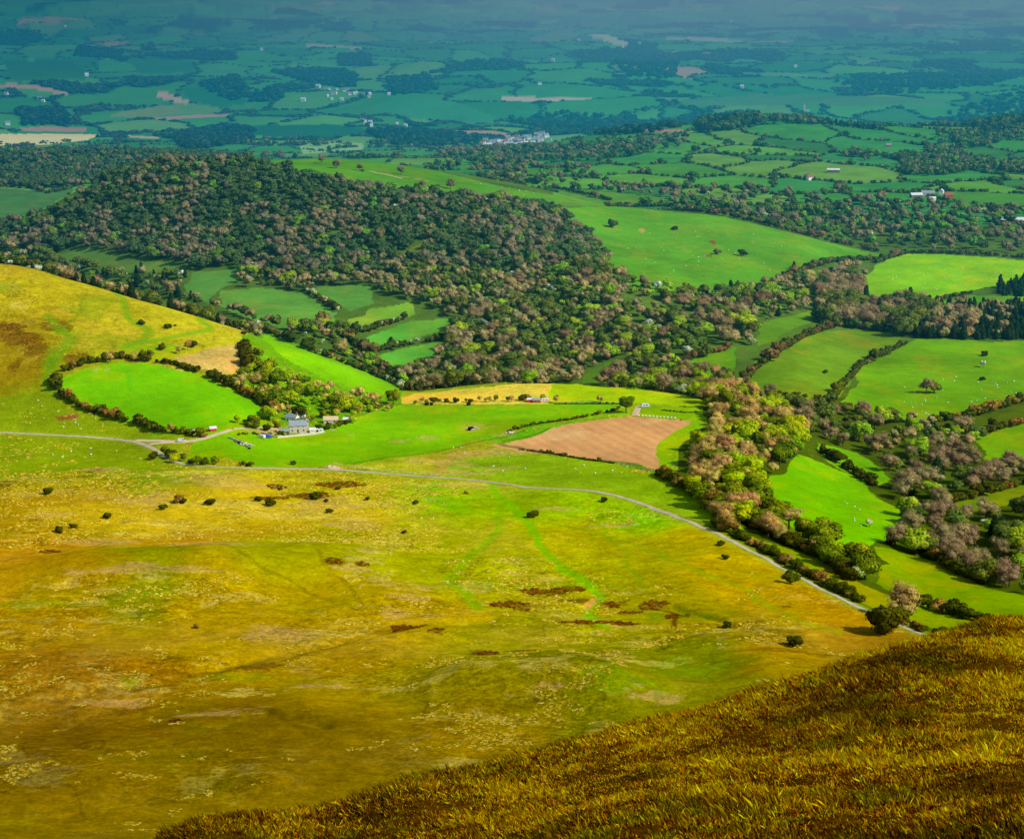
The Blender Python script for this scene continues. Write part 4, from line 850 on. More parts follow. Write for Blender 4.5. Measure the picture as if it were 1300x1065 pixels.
row([(212,578),(230,587),(250,588),(272,586)], 9, 16, [B, B, S_, 'shrub'], 'tree of the roadside copse inside the bend', 'roadside copse inside the bend', 4)
row([(160,462),(190,455),(200,452)], 3, 17, [N_, B], 'tree over the upper hedge of the bright left field', 'trees over the upper left hedge', 2)
row([(330,526),(350,520),(400,528),(430,530)], 7, 15, [S_, B, N_], 'garden tree close around the farm buildings', 'garden trees at the farm', 3)
row([(352,551),(362,553)], 3, 9, ['shrub', S_], 'low garden bush in front of the lean-to', 'garden bushes in front of the lean-to', 1)
row([(376,538),(392,538)], 4, 12, [S_, B, N_], 'tree squeezed between the cottage and the farmhouse', 'trees between cottage and farmhouse', 1.5)
row([(398,534),(425,527),(450,528),(480,522),(505,516)], 11, 13, [B, S_, B, N_], 'tree of the low line between the barn and the yellow strip', 'trees between barn and yellow strip', 3)
row([(340,549),(352,543),(360,540)], 4, 12, [S_, B, 'shrub'], 'bushy tree crowding the left side of the farmhouse', 'bushes left of the farmhouse', 2)
row([(398,549),(422,543),(440,539)], 8, 10, [B, 'shrub', S_], 'small tree in front of the low barn', 'small trees in front of the barn', 1.5)
row([(300,538),(318,543),(330,545)], 5, 12, [B, 'shrub', S_], 'bushy tree along the end of the farm track', 'trees along the end of the farm track', 2)
row([(300,552),(330,551),(355,552)], 9, 5, ['shrub', 'brown_shrub'], 'low bush on the bank below the farmyard', 'bushes on the bank below the farmyard', 1)
row([(210,443),(225,448),(238,446),(244,436)], 4, 15, ['shrub', N_], 'bush of the short line above the hay field', 'bushes above the hay field', 3)
row([(1040,470),(1060,480)], 1, 10, ['shrub'], 'lone bush in the olive right pasture', None)

# ------------------------------------------------------------------ hedges: each one a thing
def hedge(px, h, lab, kinds=('shrub',), w=2.6, gap=0.06, group='hedges between the fields', blossom=0.0, brown=0.15, name='hedge', steps=1.25):
    pl = pline(px, 8); s = np.concatenate([[0], np.cumsum(np.hypot(*np.diff(pl, axis=0).T))]); items = []
    q = 0
    while q < s[-1]:
        x = float(np.interp(q, s, pl[:, 0])) + random.gauss(0, w * .25); y = float(np.interp(q, s, pl[:, 1])) + random.gauss(0, w * .25)
        hh = h * random.uniform(.65, 1.3)
        if random.random() > gap:
            k = 'blossoming_tree' if random.random() < blossom else ('brown_shrub' if random.random() < brown else 'shrub')
            if random.random() < .07: hh *= 1.7
            items.append(((k, tone_at(y)), x, y, float(H(x, y)), hh, random.uniform(.9, 1.25) * (1 if k != 'blossoming_tree' else .8)))
        q += hh * random.uniform(.5, .8) * steps / 1.3
    merge(name, items, [M_fol], HI if pl[:, 1].mean() < 1120 else LO, None, lab, 'hedge', group=group)
HEDGES = [
 ([(82,472),(105,464),(135,458),(155,455)], 5, 'dark hedge along the upper left of the bright left field', {}),
 ([(155,455),(190,459),(222,464),(250,474)], 4.2, 'hedge between the bright left field and the hay field', {'gap': .2}),
 ([(68,482),(72,496),(90,512),(118,524)], 7, 'tall hedge down the left end of the bright left field', {'gap': .2}),
 ([(122,524),(150,534),(180,540),(200,548)], 6, 'hedge along the foot of the bright left field', {}),
 ([(200,548),(232,550),(258,555)], 3.5, 'low hedge from the bright left field to the farm track', {'gap': .3}),
 ([(270,480),(300,494),(330,512),(350,524)], 7, 'thick hedge on the right end of the bright left field', {'blossom': .05}),
 ([(308,440),(312,460),(312,478)], 6, 'bushy hedge on the right of the hay field', {}),
 ([(326,416),(360,430),(400,448),(440,462),(480,478),(518,496)], 5.5, 'long blossoming hedge along the crest above the bright strip', {'blossom': .22, 'brown': .3}),
 ([(388,370),(405,380),(430,398)], 6, 'white flowering hedge between two dark green dingle fields', {'blossom': .5}),
 ([(436,428),(470,420),(500,410),(522,402)], 6, 'hedge above the middle dingle field', {'blossom': .15}),
 ([(456,450),(490,444),(520,438),(572,430)], 6, 'dark hedge above the lowest dingle field', {'blossom': .12}),
 ([(404,412),(440,430),(470,455),(500,480)], 7, 'straggling hedge across the foot of the dingle fields', {'brown': .5}),
 ([(640,549),(680,539),(720,534),(770,524),(790,518)], 2.0, 'low thin hedge above the ploughed field', {'gap': .15, 'w': 1.0}),
 ([(660,571),(700,576),(740,583),(780,588.5)], 1.3, 'low dark hedge along the foot of the ploughed field', {'w': .6, 'gap': .03}),
 ([(704,513),(740,513),(790,513)], 1.0, 'very low hedge under the lime green strip', {'w': .6}),
 ([(905,667),(940,684),(975,702),(1010,722),(1050,744),(1090,765)], 5.0, 'dense dark hedge running along the right of the road', {'brown': .25, 'gap': .08}),
 ([(1110,778),(1150,794),(1175,803)], 3.4, 'last stretch of roadside hedge beyond the largest tree', {'gap': .2}),
 ([(1150,764),(1190,775),(1225,784),(1252,792)], 6, 'bushy hedge below the olive green roadside field', {'brown': .25}),
 ([(948,664),(990,686),(1040,708),(1085,738)], 6.5, 'leafy hedge at the foot of the wooded bank', {'brown': .1}),
 ([(1150,690),(1190,712),(1225,732),(1250,742)], 5, 'hedge along the lower edge of the valley wood', {}),
 ([(1040,572),(1065,590),(1090,604),(1112,618)], 5.5, 'dark hedge between the two bright valley pastures', {}),
 ([(1052,512),(1072,488),(1092,466),(1120,452),(1148,438)], 5.2, 'slanting dark hedge between the two wide right pastures', {'gap': .12}),
 ([(940,488),(965,465),(1000,440),(1030,424),(1060,416)], 5.5, 'hedge rising along the olive right pasture', {'brown': .3}),
 ([(985,500),(1030,506),(1060,510)], 3.5, 'low hedge at the foot of the olive right pasture', {'gap': .35}),
 ([(1060,414),(1100,418),(1150,424)], 4, 'hedge in front of the tree belt', {'brown': .4}),
 ([(1190,381),(1215,376),(1236,372)], 4, 'short dark hedge under the lime green field', {}),
 ([(1112,334),(1150,322),(1200,322),(1260,325),(1320,330)], 5, 'dark hedge along the top of the lime green field', {'brown': .3}),
 ([(960,372),(1000,352),(1050,334),(1110,330)], 6, 'hedge at the foot of the big pasture', {'brown': .35}),
 ([(770,262),(820,263),(852,262)], 5, 'tall clipped hedge at the top of the big pasture', {'gap': 0}),
 ([(870,268),(930,276),(980,288),(1050,306),(1115,320)], 6, 'hedge with trees along the upper edge of the big pasture', {'brown': .4, 'blossom': .05}),
 ([(500,243),(530,240),(560,246)], 4, 'broken hedge beside the wood on the skyline field', {'gap': .4}),
 ([(640,225),(700,238),(780,256)], 5, 'broken hedge running down from the skyline field', {'gap': .45, 'brown': .4}),
 ([(1180,538),(1230,530),(1280,515),(1320,505)], 7, 'dark hedge at the foot of the wide right pasture', {'brown': .3}),
 ([(1190,545),(1240,552),(1300,538)], 5, 'hedge above the small far right pasture', {}),
 ([(1200,640),(1250,628),(1320,610)], 5, 'hedge above the lowest right pasture', {}),
 ([(860,460),(880,456),(930,442)], 6, 'bushes along the small dingle pasture', {'brown': .3}),
 ([(0,238),(30,236),(60,246),(90,240)], 6, 'dark hedge across the far left fields', {'gap': .3}),
 ([(840,521),(870,524),(893,524)], 1.0, 'very low hedge above the ploughed field corner', {'w': .5}),
 ([(838,604),(868,618),(900,640),(922,662)], 6, 'dark scrub edge between moor and wooded bank', {'w': 5, 'brown': .2}),
]
for px, h, lab, kw in HEDGES: hedge(px, h, lab, **kw)
# farther hedgerows follow the field cells: uncountable
def sow(n, y0, y1, fn, uu=(-60, 1360)):
    y = np.exp(RNG.uniform(math.log(y0), math.log(y1), n)); k = (RNG.uniform(uu[0], uu[1], n) - 650) / (F * CP); x = k * y
    m = fn(x, y); x = x[m]; y = y[m]; m = shown(x, y, 6); return x[m], y[m]
def blob_tpl(seed, kind):
    rng = np.random.default_rng(seed)
    return leafcloud(rng, [(0, 0, .4, .6, .5, .45)], 14, .2, PALS[kind])
BL = {k: [blob_tpl(500 + i, k) for i in range(4)] for k in PALS}
KS = ['shrub', 'broadleaf_tree', 'bare_tree', 'broadleaf_tree', 'shrub', 'shrub']
def nofield(x, y):
    m = np.ones(x.shape, bool)
    for a, b, p in FB:
        if b[1] > 2400: m &= ~inpoly(x, y, p)
    return m
x, y = sow(150000, 2480, 4700, lambda x, y: (lambda c: (c[1] - c[0] < 6.5))(cells_mid(x, y)) & nofield(x, y))
n = min(len(x), 6500)
merge('field_hedgerows', [((random.choice(KS), 'cool'), a, b, float(z), random.uniform(2.4, 5.5) * (1.9 if random.random() < .05 else 1), random.uniform(.9, 1.5)) for a, b, z in zip(x[:n], y[:n], H(x[:n], y[:n]))], [M_fol], BL, 'stuff', 'dark hedgerows and trees dividing the green fields of the middle distance', 'hedgerows')
x, y = sow(60000, 2480, 4600, lambda x, y: (fbm(x / 170, y / 230, 141, 4) > .34) & nofield(x, y))
n = min(len(x), 5000)
merge('scattered_woods', [((random.choice(['broadleaf_tree', 'broadleaf_tree', 'bare_tree', 'shrub', 'spring_tree']), 'cool'), a, b, float(z), random.uniform(6, 13), random.uniform(.8, 1.1)) for a, b, z in zip(x[:n], y[:n], H(x[:n], y[:n]))], [M_fol], LO, 'stuff', 'patches of wood among the green fields of the middle distance', 'woodland')
FP = [ppoly(pg) for pg, _ in FARF]
def nofar(x, y):
    m = np.ones(x.shape, bool)
    for p in FP:
        c = p.mean(0); q = c + (p - c) * 1.04; m &= ~inpoly(x, y, q)
    return m
x, y = sow(420000, 4400, 12000, lambda x, y: (lambda c: (c[1] - c[0] < 13))(cells_far(x, y)) & nofar(x, y))
n = min(len(x), 15000)
merge('distant_hedgerows', [((random.choice(KS), 'far'), a, b, float(z), random.uniform(3, 6) * (1.6 if random.random() < .12 else 1), random.uniform(1.2, 2.6)) for a, b, z in zip(x[:n], y[:n], H(x[:n], y[:n]))], [M_fol], BL, 'stuff', 'hazy blue green hedgerows across the distant plain', 'hedgerows')
FW = [([(0,38),(50,40),(55,55),(0,55)]),([(255,108),(300,98),(318,120),(300,130),(262,115)]),([(312,118),(355,112),(362,130),(318,130)]),([(345,92),(380,88),(440,90),(440,112),(400,108)]),([(430,70),(470,70),(470,85),(432,84)]),([(432,92),(452,95),(452,112),(432,112)]),([(490,100),(545,98),(555,115),(500,122)]),
 ([(1060,104),(1150,96),(1270,92),(1300,96),(1260,108),(1150,120),(1090,118)]),([(220,172),(290,160),(320,165),(320,178),(260,190),(230,188)]),([(1172,160),(1230,135),(1320,112),(1320,152),(1240,162)]),([(640,152),(720,142),(800,150),(860,150),(860,165),(800,172),(700,170)]),([(760,60),(820,68),(860,80),(860,100),(800,100)]),([(460,166),(540,168),(640,178),(600,186),(500,186)]),([(20,140),(80,138),(90,160),(30,160)]),([(100,60),(160,66),(150,75),(95,72)])]
items = []
for pg in FW:
    pl = ppoly(pg); a = pl.min(0); b = pl.max(0); A = (b - a).prod(); n = int(min(1500, A / 230))
    x = RNG.uniform(a[0], b[0], n); y = RNG.uniform(a[1], b[1], n); m = inpoly(x, y, pl); x = x[m]; y = y[m]; z = H(x, y)
    items += [((random.choice(['broadleaf_tree', 'conifer_tree']), 'far'), p, q, float(r), random.uniform(9, 15), random.uniform(1, 1.5)) for p, q, r in zip(x, y, z)]
x, y = sow(60000, 4400, 12000, lambda x, y: (woody(x, y) > .3) & nofar(x, y)); n = min(len(x), 9000)
items += [(('broadleaf_tree', 'far'), p, q, float(r), random.uniform(8, 13), random.uniform(1.1, 2)) for p, q, r in zip(x[:n], y[:n], H(x[:n], y[:n]))]
merge('distant_woods', items, [M_fol], BL, 'stuff', 'hazy dark woods on the distant plain and hills', 'woodland')

# ------------------------------------------------------------------ buildings
def gable(name, w, d, h, rh, wall, roof, label, cat, loc, rz, group=None, chim=0, wins=0, door=False, parts=True):
    """w along x, d along y, ridge along x"""
    e = put(name, None, label, cat, group, loc=loc, rz=rz); e.empty_display_size = .1
    mb = MB(); x, y = w / 2, d / 2
    mb.add([(-x, -y, -1.5), (x, -y, -1.5), (x, y, -1.5), (-x, y, -1.5), (-x, -y, h), (x, -y, h), (x, y, h), (-x, y, h), (-x, 0, h + rh), (x, 0, h + rh)],
           [(0, 1, 5, 4), (2, 3, 7, 6), (1, 2, 6, 9, 5), (3, 0, 4, 8, 7)])
    put('wall', mb.build('wall', [wall]), parent=e)
    mb = MB(); o = .35; t = .18; k = rh / y
    for sg in (-1, 1):
        a = [(-x - o, sg * (y + o), h - o * k + .03), (x + o, sg * (y + o), h - o * k + .03), (x + o, 0, h + rh + .03), (-x - o, 0, h + rh + .03)]
        b = [(p, q, r + t) for p, q, r in a]
        mb.add(a + b, [(0, 3, 2, 1), (4, 5, 6, 7), (0, 1, 5, 4), (1, 2, 6, 5), (3, 0, 4, 7)])
    rf = put('roof', mb.build('roof', [roof]), parent=e)
    for i in range(chim):
        mb = MB(); cx = (x - .6) * (1 if i == 0 else -1); mb.box(cx - .45, cx + .45, -.4, .4, h + rh - .5, h + rh + 1.3); mb.box(cx - .52, cx + .52, -.47, .47, h + rh + 1.3, h + rh + 1.45)
        for q in (-.2, .2): mb.tube([(cx + q, 0, h + rh + 1.45), (cx + q, 0, h + rh + 1.8)], [.12, .1], 6)
        put('chimney', mb.build('chimney', [M_brick]), parent=rf)
    for i in range(wins):
        for lv in ((1.5, 4.1) if h > 4 else (1.4,)):
            wx_ = -x + w * (i + .5) / wins
            if door and lv == 1.5 and i == wins // 2: continue
            mb = MB(); mb.box(wx_ - .5, wx_ + .5, -y - .04, -y + .1, lv - .6, lv + .6); f = put('window', mb.build('window', [M_glass]), parent=e)
            mb = MB()
            for (a, b, c, dd) in ((-.6, -.5, -.7, .7), (.5, .6, -.7, .7), (-.5, .5, .6, .7), (-.62, .62, -.74, -.6), (-.04, .04, -.6, .6)): mb.box(wx_ + a, wx_ + b, -y - .08, -y - .01, lv + c, lv + dd)
            put('frame', mb.build('frame', [M_white]), parent=f)
    if door:
        mb = MB(); wx_ = -x + w * (wins // 2 + .5) / max(wins, 1); mb.box(wx_ - .55, wx_ + .55, -y - .06, -y + .1, 0, 2.1); put('door', mb.build('door', [M_wood]), parent=e)
    return e
def at(u, v, dz=0):
    x, y = hit(u, v); return (x, y, float(H(x, y)) + dz)
gable('farmhouse', 10.5, 6, 4.6, 2.6, M_stone, M_slate, 'stone farmhouse with a blue grey slate roof and a shaded gable', 'house', at(378, 548), math.radians(10), chim=1, wins=3, door=True)
gable('farmhouse_wing', 5, 5.5, 4.3, 2.2, M_stone, M_slate, 'stone wing with a brick chimney joined behind the slate roofed farmhouse', 'house', at(386, 543), math.radians(100), chim=1, wins=1)
gable('farm_cottage', 8.0, 4.6, 3.1, 1.9, M_white, M_slate, 'pale cottage with grey roof behind and above the farmhouse', 'house', at(371, 535), math.radians(-28), chim=2, wins=2, door=True)
gable('outhouse', 6, 4, 2.6, 1.6, M_white, M_tin, 'small white outhouse beside the pale cottage', 'outhouse', at(381, 529), math.radians(30), chim=0, wins=1)
gable('barn', 9, 5, 2.6, 1.8, M_stone, M_track, 'long low barn with a cream roof right of the dark tree', 'barn', at(420, 537), math.radians(5), wins=2)
gable('shed', 3.6, 3, 2.0, 1.0, M_white, M_tin, 'white garden shed at the right corner of the farmhouse', 'shed', at(397, 549), math.radians(8))
gable('shed', 5, 3.5, 2.2, 1.0, M_wood, M_tin, 'pale roofed hut just right of the yellow green tree', 'shed', at(441, 536), 0)
gable('lean_to', 5, 4, 2.2, 1.2, M_dstone, M_slate, 'dark lean-to against the shaded gable of the farmhouse', 'shed', at(362, 551), 0)
gable('shed', 4, 3, 1.9, .9, M_red, M_tin, 'small red shed in the corner of the bright left field', 'shed', at(270, 547), .4)
gable('shed', 4, 2.4, 1.8, .8, M_white, M_tin, 'small white hut beside the farm track junction', 'shed', at(243, 551), .1)
gable('shed', 4.5, 3, 2, .9, M_brick, M_slate, 'reddish shed under the yellow strip', 'shed', at(681, 511), 0, None)
gable('shed', 3.6, 2.6, 2.1, .7, M_red, M_tin, 'maroon hut beside the caravan under the yellow strip', 'shed', at(673, 510.5), 0)
MF = 'buildings of the hillside farm'
for u, v, w, d, h, rh, wa, ro, rz, lab in [(1163,251,16,8,4,2.5,M_dstone,M_tin,.2,'wide pale roofed barn at the left of the hillside farm'),(1178,249,18,9,4.5,3,M_stone,M_slate,-.1,'long grey roofed barn in the middle of the hillside farm'),(1183,255,10,5,3.5,2,M_white,M_tin,.1,'low white building in front of the hillside farm'),(1195,247,7,6,5,2.5,M_white,M_tin,1.2,'tall white house of the hillside farm'),(1204,252,12,8,5,3,M_brick,M_brick,.1,'red brick barn at the right of the hillside farm')]:
    gable('barn' if 'barn' in lab else 'house', w, d, h, rh, wa, ro, lab, 'barn' if 'barn' in lab else 'house', at(u, v), rz, MF)
for u, v, w, d, h, rh, wa, ro, rz, lab in [(1028,229,9,7,5,3,M_white,M_brick,.5,'white house with red roof among trees in the middle fields'),(1058,219,19,10,4,2,M_dstone,M_tin,-.15,'long white roofed barn among the middle distance trees'),(1286,284,34,14,5,3,M_dstone,M_tin,-.1,'large pale roofed barn at the right edge of the scene'),(1296,218,14,8,4,3,M_brick,M_slate,0,'brick barn far up at the right edge of the scene'),(370,356,10,6,4,2.5,M_white,M_slate,0,'white cottage among trees above the dingle fields'),(362,357,6,5,4,2,M_white,M_slate,0,'smaller white cottage left of its white neighbour above the dingle fields'),(1128,187,9,6,4,2,M_brick,M_slate,0,'small house with ochre front on the far hedge line')]:
    gable('barn' if 'barn' in lab else 'cottage', w, d, h, rh, wa, ro, lab, 'barn' if 'barn' in lab else 'house', at(u, v), rz)
# the small town and the scattered farms of the plain: one mesh each, walls and roof
HOUSE = []
for wa, ro in ((M_white, M_slate), (M_white, M_brick), (M_stone, M_slate), (M_white, M_tin)):
    mb = MB(); mb.add([(-.5, -.35, -.3), (.5, -.35, -.3), (.5, .35, -.3), (-.5, .35, -.3), (-.5, -.35, .45), (.5, -.35, .45), (.5, .35, .45), (-.5, .35, .45), (-.5, 0, .75), (.5, 0, .75)], [(0, 1, 5, 4), (2, 3, 7, 6), (1, 2, 6, 9, 5), (3, 0, 4, 8, 7)], 0)
    mb.add([(-.53, -.4, .42), (.53, -.4, .42), (.53, 0, .78), (-.53, 0, .78), (-.53, .4, .42), (.53, .4, .42)], [(0, 1, 2, 3), (3, 2, 5, 4)], 1); mb.box(.3, .42, -.06, .06, .6, .95, 1)
    HOUSE.append(mb.build('house', [wa, ro]))
for i in range(130):
    u = random.gauss(655, 22); v = random.uniform(176, 190) - (u - 655) * .12
    if not 605 < u < 705: continue
    x, y = hit(u, v)
    if y < 4300: continue
    s = random.uniform(8, 12); put('town_house', HOUSE[random.randrange(4)], 'small pale house in the cluster of the valley town', 'house', 'houses of the valley town', loc=(x, y, float(H(x, y)) + 1), rz=random.uniform(-.6, .6), sc=s)
SC = [(110,97,'white farmhouse alone in the far left fields'),(83,35,'white roofed farm near the top left of the plain'),(50,127,'tiny white house beside a hedge left on the plain'),(61,144,'pale house below the tiny white house on the plain'),(8,121,'white farm buildings at the left edge of the plain'),(10,159,'reddish barns at the left edge above the yellow field'),
 (332,64,'bright farmhouse right of centre in the far left plain'),(494,121,'bright white house beside the dark wood on the plain'),(470,157,'white house at the edge of the long green field'),(685,108,'pale house above the long beige field'),(735,52,'tiny house left of the pale far field'),(812,57,'tiny house right of the pale far field'),(853,87,'white house in the blue distance right of centre'),
 (702,78,'pale barn in the hazy middle of the plain'),(942,112,'yellowish white house on the right of the plain'),(1010,86,'white farm above the dark long wood'),(404,112,'white house beneath the far dark wood'),(385,129,'long white building below the far dark wood'),(55,130,'small farm under the ploughed strip'),(425,120,'pale building in the village right of the woods'),(928,28,'tiny pinkish farm high in the haze')]
for u, v, lab in SC:
    x, y = hit(u, v); put('farmhouse', HOUSE[random.choice((0, 3))], lab, 'house', loc=(x, y, float(H(x, y)) + 1), rz=random.uniform(-.4, .4), sc=random.uniform(6, 9) * (1 + y / 12000))
for i in range(22):
    u = random.uniform(412, 470) if i < 16 else random.uniform(450, 520); v = random.uniform(114, 128) if i < 16 else random.uniform(150, 162)
    x, y = hit(u, v); put('village_house', HOUSE[random.randrange(4)], 'little house of the loose village on the plain' if i < 16 else 'little house of the hamlet by the long green field', 'house', 'loose village on the plain' if i < 16 else 'hamlet by the long green field', loc=(x, y, float(H(x, y)) + 1), rz=random.uniform(-.6, .6), sc=random.uniform(7, 10))
mb = MB(); mb.box(-4, 4, -4, 4, -2, 20); mb.add([(-4.3, -4.3, 20), (4.3, -4.3, 20), (4.3, 4.3, 20), (-4.3, 4.3, 20), (0, 0, 34)], [(0, 1, 4), (1, 2, 4), (2, 3, 4), (3, 0, 4)]); mb.box(4, 22, -5, 5, -2, 9)
put('church', mb.build('church', [M_stone]), 'distant church with a pointed tower on the right of the plain', 'church', loc=at(1021, 142), sc=.62)

# ------------------------------------------------------------------ vehicles and farm clutter
def wheel(e, x, y, r=.34):
    mb = MB(); mb.tube([(x, y - .1, r), (x, y + .1, r)], [r, r], 12); w = put('wheel', mb.build('wheel', [M_rub]), parent=e)
    mb = MB(); mb.tube([(x, y - .12, r), (x, y + .12, r)], [r * .55, r * .55], 10); put('rim', mb.build('rim', [M_tin]), parent=w)
def prism(mb, prof, y0, y1, mi=0):
    n = len(prof); mb.add([(x, y0, z) for x, z in prof] + [(x, y1, z) for x, z in prof], [tuple(range(n)), tuple(range(n, 2 * n))[::-1]] + [(i, i + n, (i + 1) % n + n, (i + 1) % n) for i in range(n)], mi)
def van(u, v, rz, lab, body=M_white, group=None):
    e = put('van', None, lab, 'van', group, loc=at(u, v), rz=rz); mb = MB()
    prism(mb, [(-2.4, .4), (2.4, .4), (2.45, 1.0), (1.7, 1.25), (1.1, 2.1), (-2.35, 2.15)], -.95, .95); put('body', mb.build('body', [body]), parent=e)
    mb = MB(); mb.add([(1.72, -.8, 1.27), (1.72, .8, 1.27), (1.16, .8, 2.05), (1.16, -.8, 2.05)], [(0, 1, 2, 3)]); mb.box(.2, 1.0, -.98, .98, 1.3, 1.9); put('windscreen', mb.build('windscreen', [M_glass]), parent=e)
    for x in (-1.5, 1.5):
        for y in (-.9, .9): wheel(e, x, y)
def caravan(u, v, rz, lab, body=M_white):
    e = put('caravan', None, lab, 'caravan', loc=at(u, v), rz=rz); mb = MB()
    prism(mb, [(-2.6, .5), (2.5, .5), (2.75, 1.3), (2.4, 2.4), (-2.3, 2.5), (-2.7, 1.6)], -1.05, 1.05); mb.box(2.5, 3.6, -.06, .06, .45, .55); put('body', mb.build('body', [body]), parent=e)
    mb = MB(); mb.box(-1.6, -.4, -1.08, 1.08, 1.35, 1.95); mb.box(.4, 1.6, -1.08, 1.08, 1.35, 1.95); put('window', mb.build('window', [M_glass]), parent=e)
    for y in (-.95, .95): wheel(e, 0, y)
van(332, 556, 2.6, 'white van parked left of the blue sheeted trailer')
van(193, 541, .3, 'white van under the hedge of the bright left field')
van(231, 561, .1, 'pale van parked where the farm track leaves the junction', M_tin)
van(598, 546, 1.0, 'dark vehicle on the bare earth patch of the central field', M_black)
caravan(405, 549, .1, 'white caravan right of the farmhouse on the field edge')
caravan(692, 510.5, .0, 'pale caravan under the yellow strip')
caravan(819, 517, .2, 'small white and blue caravan above the ploughed field', M_tin)
e = put('trailer', None, 'farm trailer covered by a bright blue sheet left of the farmhouse', 'trailer', loc=at(340, 556), rz=.1)
mb = MB(); prism(mb, [(-2.2, .7), (2.2, .7), (2.0, 1.6), (.8, 1.9), (-1.0, 1.8), (-2.1, 1.5)], -1.0, 1.0); put('sheet', mb.build('sheet', [M_blue]), parent=e)
mb = MB(); mb.box(-2.3, 3.4, -.5, .5, .5, .68); put('chassis', mb.build('chassis', [M_wood]), parent=e)
for y in (-.9, .9): wheel(e, 0, y)
# wrapped bales
BM = []
for mt in (M_white, M_black):
    mb = MB(); mb.tube([(-.6, 0, .6), (-.55, 0, .6), (.55, 0, .6), (.6, 0, .6)], [.52, .6, .6, .52], 12); BM.append(mb.build('bale', [mt]))
for i in range(11):
    put('bale', BM[0], 'white wrapped bale in the row at the top of the ploughed field', 'bale', 'row of white bales above the ploughed field', loc=at(811 + i * 4.6, 528.3 + i * .32), rz=random.uniform(-.2, .2), sc=.85)
for i in range(6):
    put('bale', BM[1], 'black wrapped bale below the tree row of the yellow strip', 'bale', 'black bales below the tree row', loc=at(random.choice([523, 545, 560, 583, 596]) + random.uniform(-4, 4), 514.5), rz=random.uniform(-1, 1), sc=1.5)
for i in range(4): put('bale', BM[1], 'dark bale dumped by the rubble below the farm track', 'bale', 'dark bales by the rubble', loc=at(random.uniform(298, 318), random.uniform(561, 571)), rz=random.uniform(-1, 1), sc=1.0)
# stone heaps
def heap(u, v, r, lab, mat, n=26):
    mb = MB(); x, y = hit(u, v)
    for i in range(n):
        a = random.uniform(0, 6.28); q = r * math.sqrt(random.random()); s = random.uniform(.3, .8) * (1.3 - q / r * .6); px, py = x + q * math.cos(a), y + q * math.sin(a)
        mb.ball((px - x, py - y, float(H(px, py) - H(x, y)) + s * .5 + (1 - q / r) * r * .12), (s, s * random.uniform(.7, 1.2), s * .7), 6, 4)
    put('rubble_heap', mb.build('rubble_heap', [mat]), lab, 'rubble', loc=(x, y, float(H(x, y))))
heap(312, 565, 5, 'heap of pale rubble below the farm track', M_stone); heap(303, 561, 3, 'small heap of stones left of the pale rubble', M_dstone)
heap(600, 545, 4, 'heap of earth and stone in the middle of the central field', M_stone); heap(648, 550, 3, 'pale stone heap near the tip of the ploughed field', M_stone)
heap(420, 593, 3, 'pale gravel heap at the roadside gateway', M_track); heap(355, 549, 3.5, 'brown stone heap in the farmyard', M_dstone)
def drywall(px, lab, h=1.1):
    pl = pline(px, 5); s = np.concatenate([[0], np.cumsum(np.hypot(*np.diff(pl, axis=0).T))]); q = np.arange(0, s[-1], .8); xs = np.interp(q, s, pl[:, 0]); ys = np.interp(q, s, pl[:, 1]); zs = H(xs, ys)
    dx = np.gradient(xs); dy = np.gradient(ys); L = np.hypot(dx, dy); nx, ny = -dy / L * .3, dx / L * .3; ht = h + .2 * fbm(q / 2, q * 0, 191, 3); ox, oy, oz = xs[0], ys[0], zs[0]; V = []
    for a, b in ((-1, -.3), (-.75, 1), (.75, 1), (1, -.3)): V.append(np.stack([xs + nx * a - ox, ys + ny * a - oy, zs - oz + (ht if b > 0 else b)], 1))
    n = len(q); V = np.stack(V, 1).reshape(-1, 3); Fq = np.array([(i * 4 + j, i * 4 + j + 1, (i + 1) * 4 + j + 1, (i + 1) * 4 + j) for i in range(n - 1) for j in range(3)])
    put('stone_wall', mesh('stone_wall', V, Fq, None, [M_stone]), lab, 'wall', loc=(ox, oy, oz))
drywall([(352,556),(372,554),(395,552),(412,549)], 'dry stone wall in front of the farmhouse')
drywall([(290,556),(305,562),(318,570)], 'broken stone wall beside the rubble below the farm track')
drywall([(335,551),(350,556)], 'short stone wall by the blue sheeted trailer')
# post and wire fence above the lime strip
def fence(px, lab, h=1.2):
    pl = pline(px, 6); s = np.concatenate([[0], np.cumsum(np.hypot(*np.diff(pl, axis=0).T))]); e = put('fence', None, lab, 'fence', 'post and wire fences', loc=(pl[0][0], pl[0][1], float(H(*pl[0])))); ox, oy, oz = e.location
    q = np.arange(0, s[-1], 3.5)[:90]; xs = np.interp(q, s, pl[:, 0]); ys = np.interp(q, s, pl[:, 1]); zs = H(xs, ys)
    pm = MB(); pm.box(-.08, .08, -.08, .08, -.2, h); pm = pm.build('post', [M_wood])
    for a, b, c in zip(xs, ys, zs): put('post', pm, parent=e, loc=(a - ox, b - oy, c - oz))
    for hh in (.4, .75, 1.1):
        mb = MB(); mb.tube([(a - ox, b - oy, c - oz + hh) for a, b, c in zip(xs, ys, zs)], [.03] * len(xs), 3); put('wire', mb.build('wire', [M_tin]), parent=e)
fence([(706,512),(740,511.5),(795,513)], 'post and wire fence below the lime green strip')
fence([(440,593),(500,600),(560,605)], 'post and wire fence above the road in the middle')
fence([(784,589),(845,603),(900,628)], 'post and wire fence right below the ploughed field')

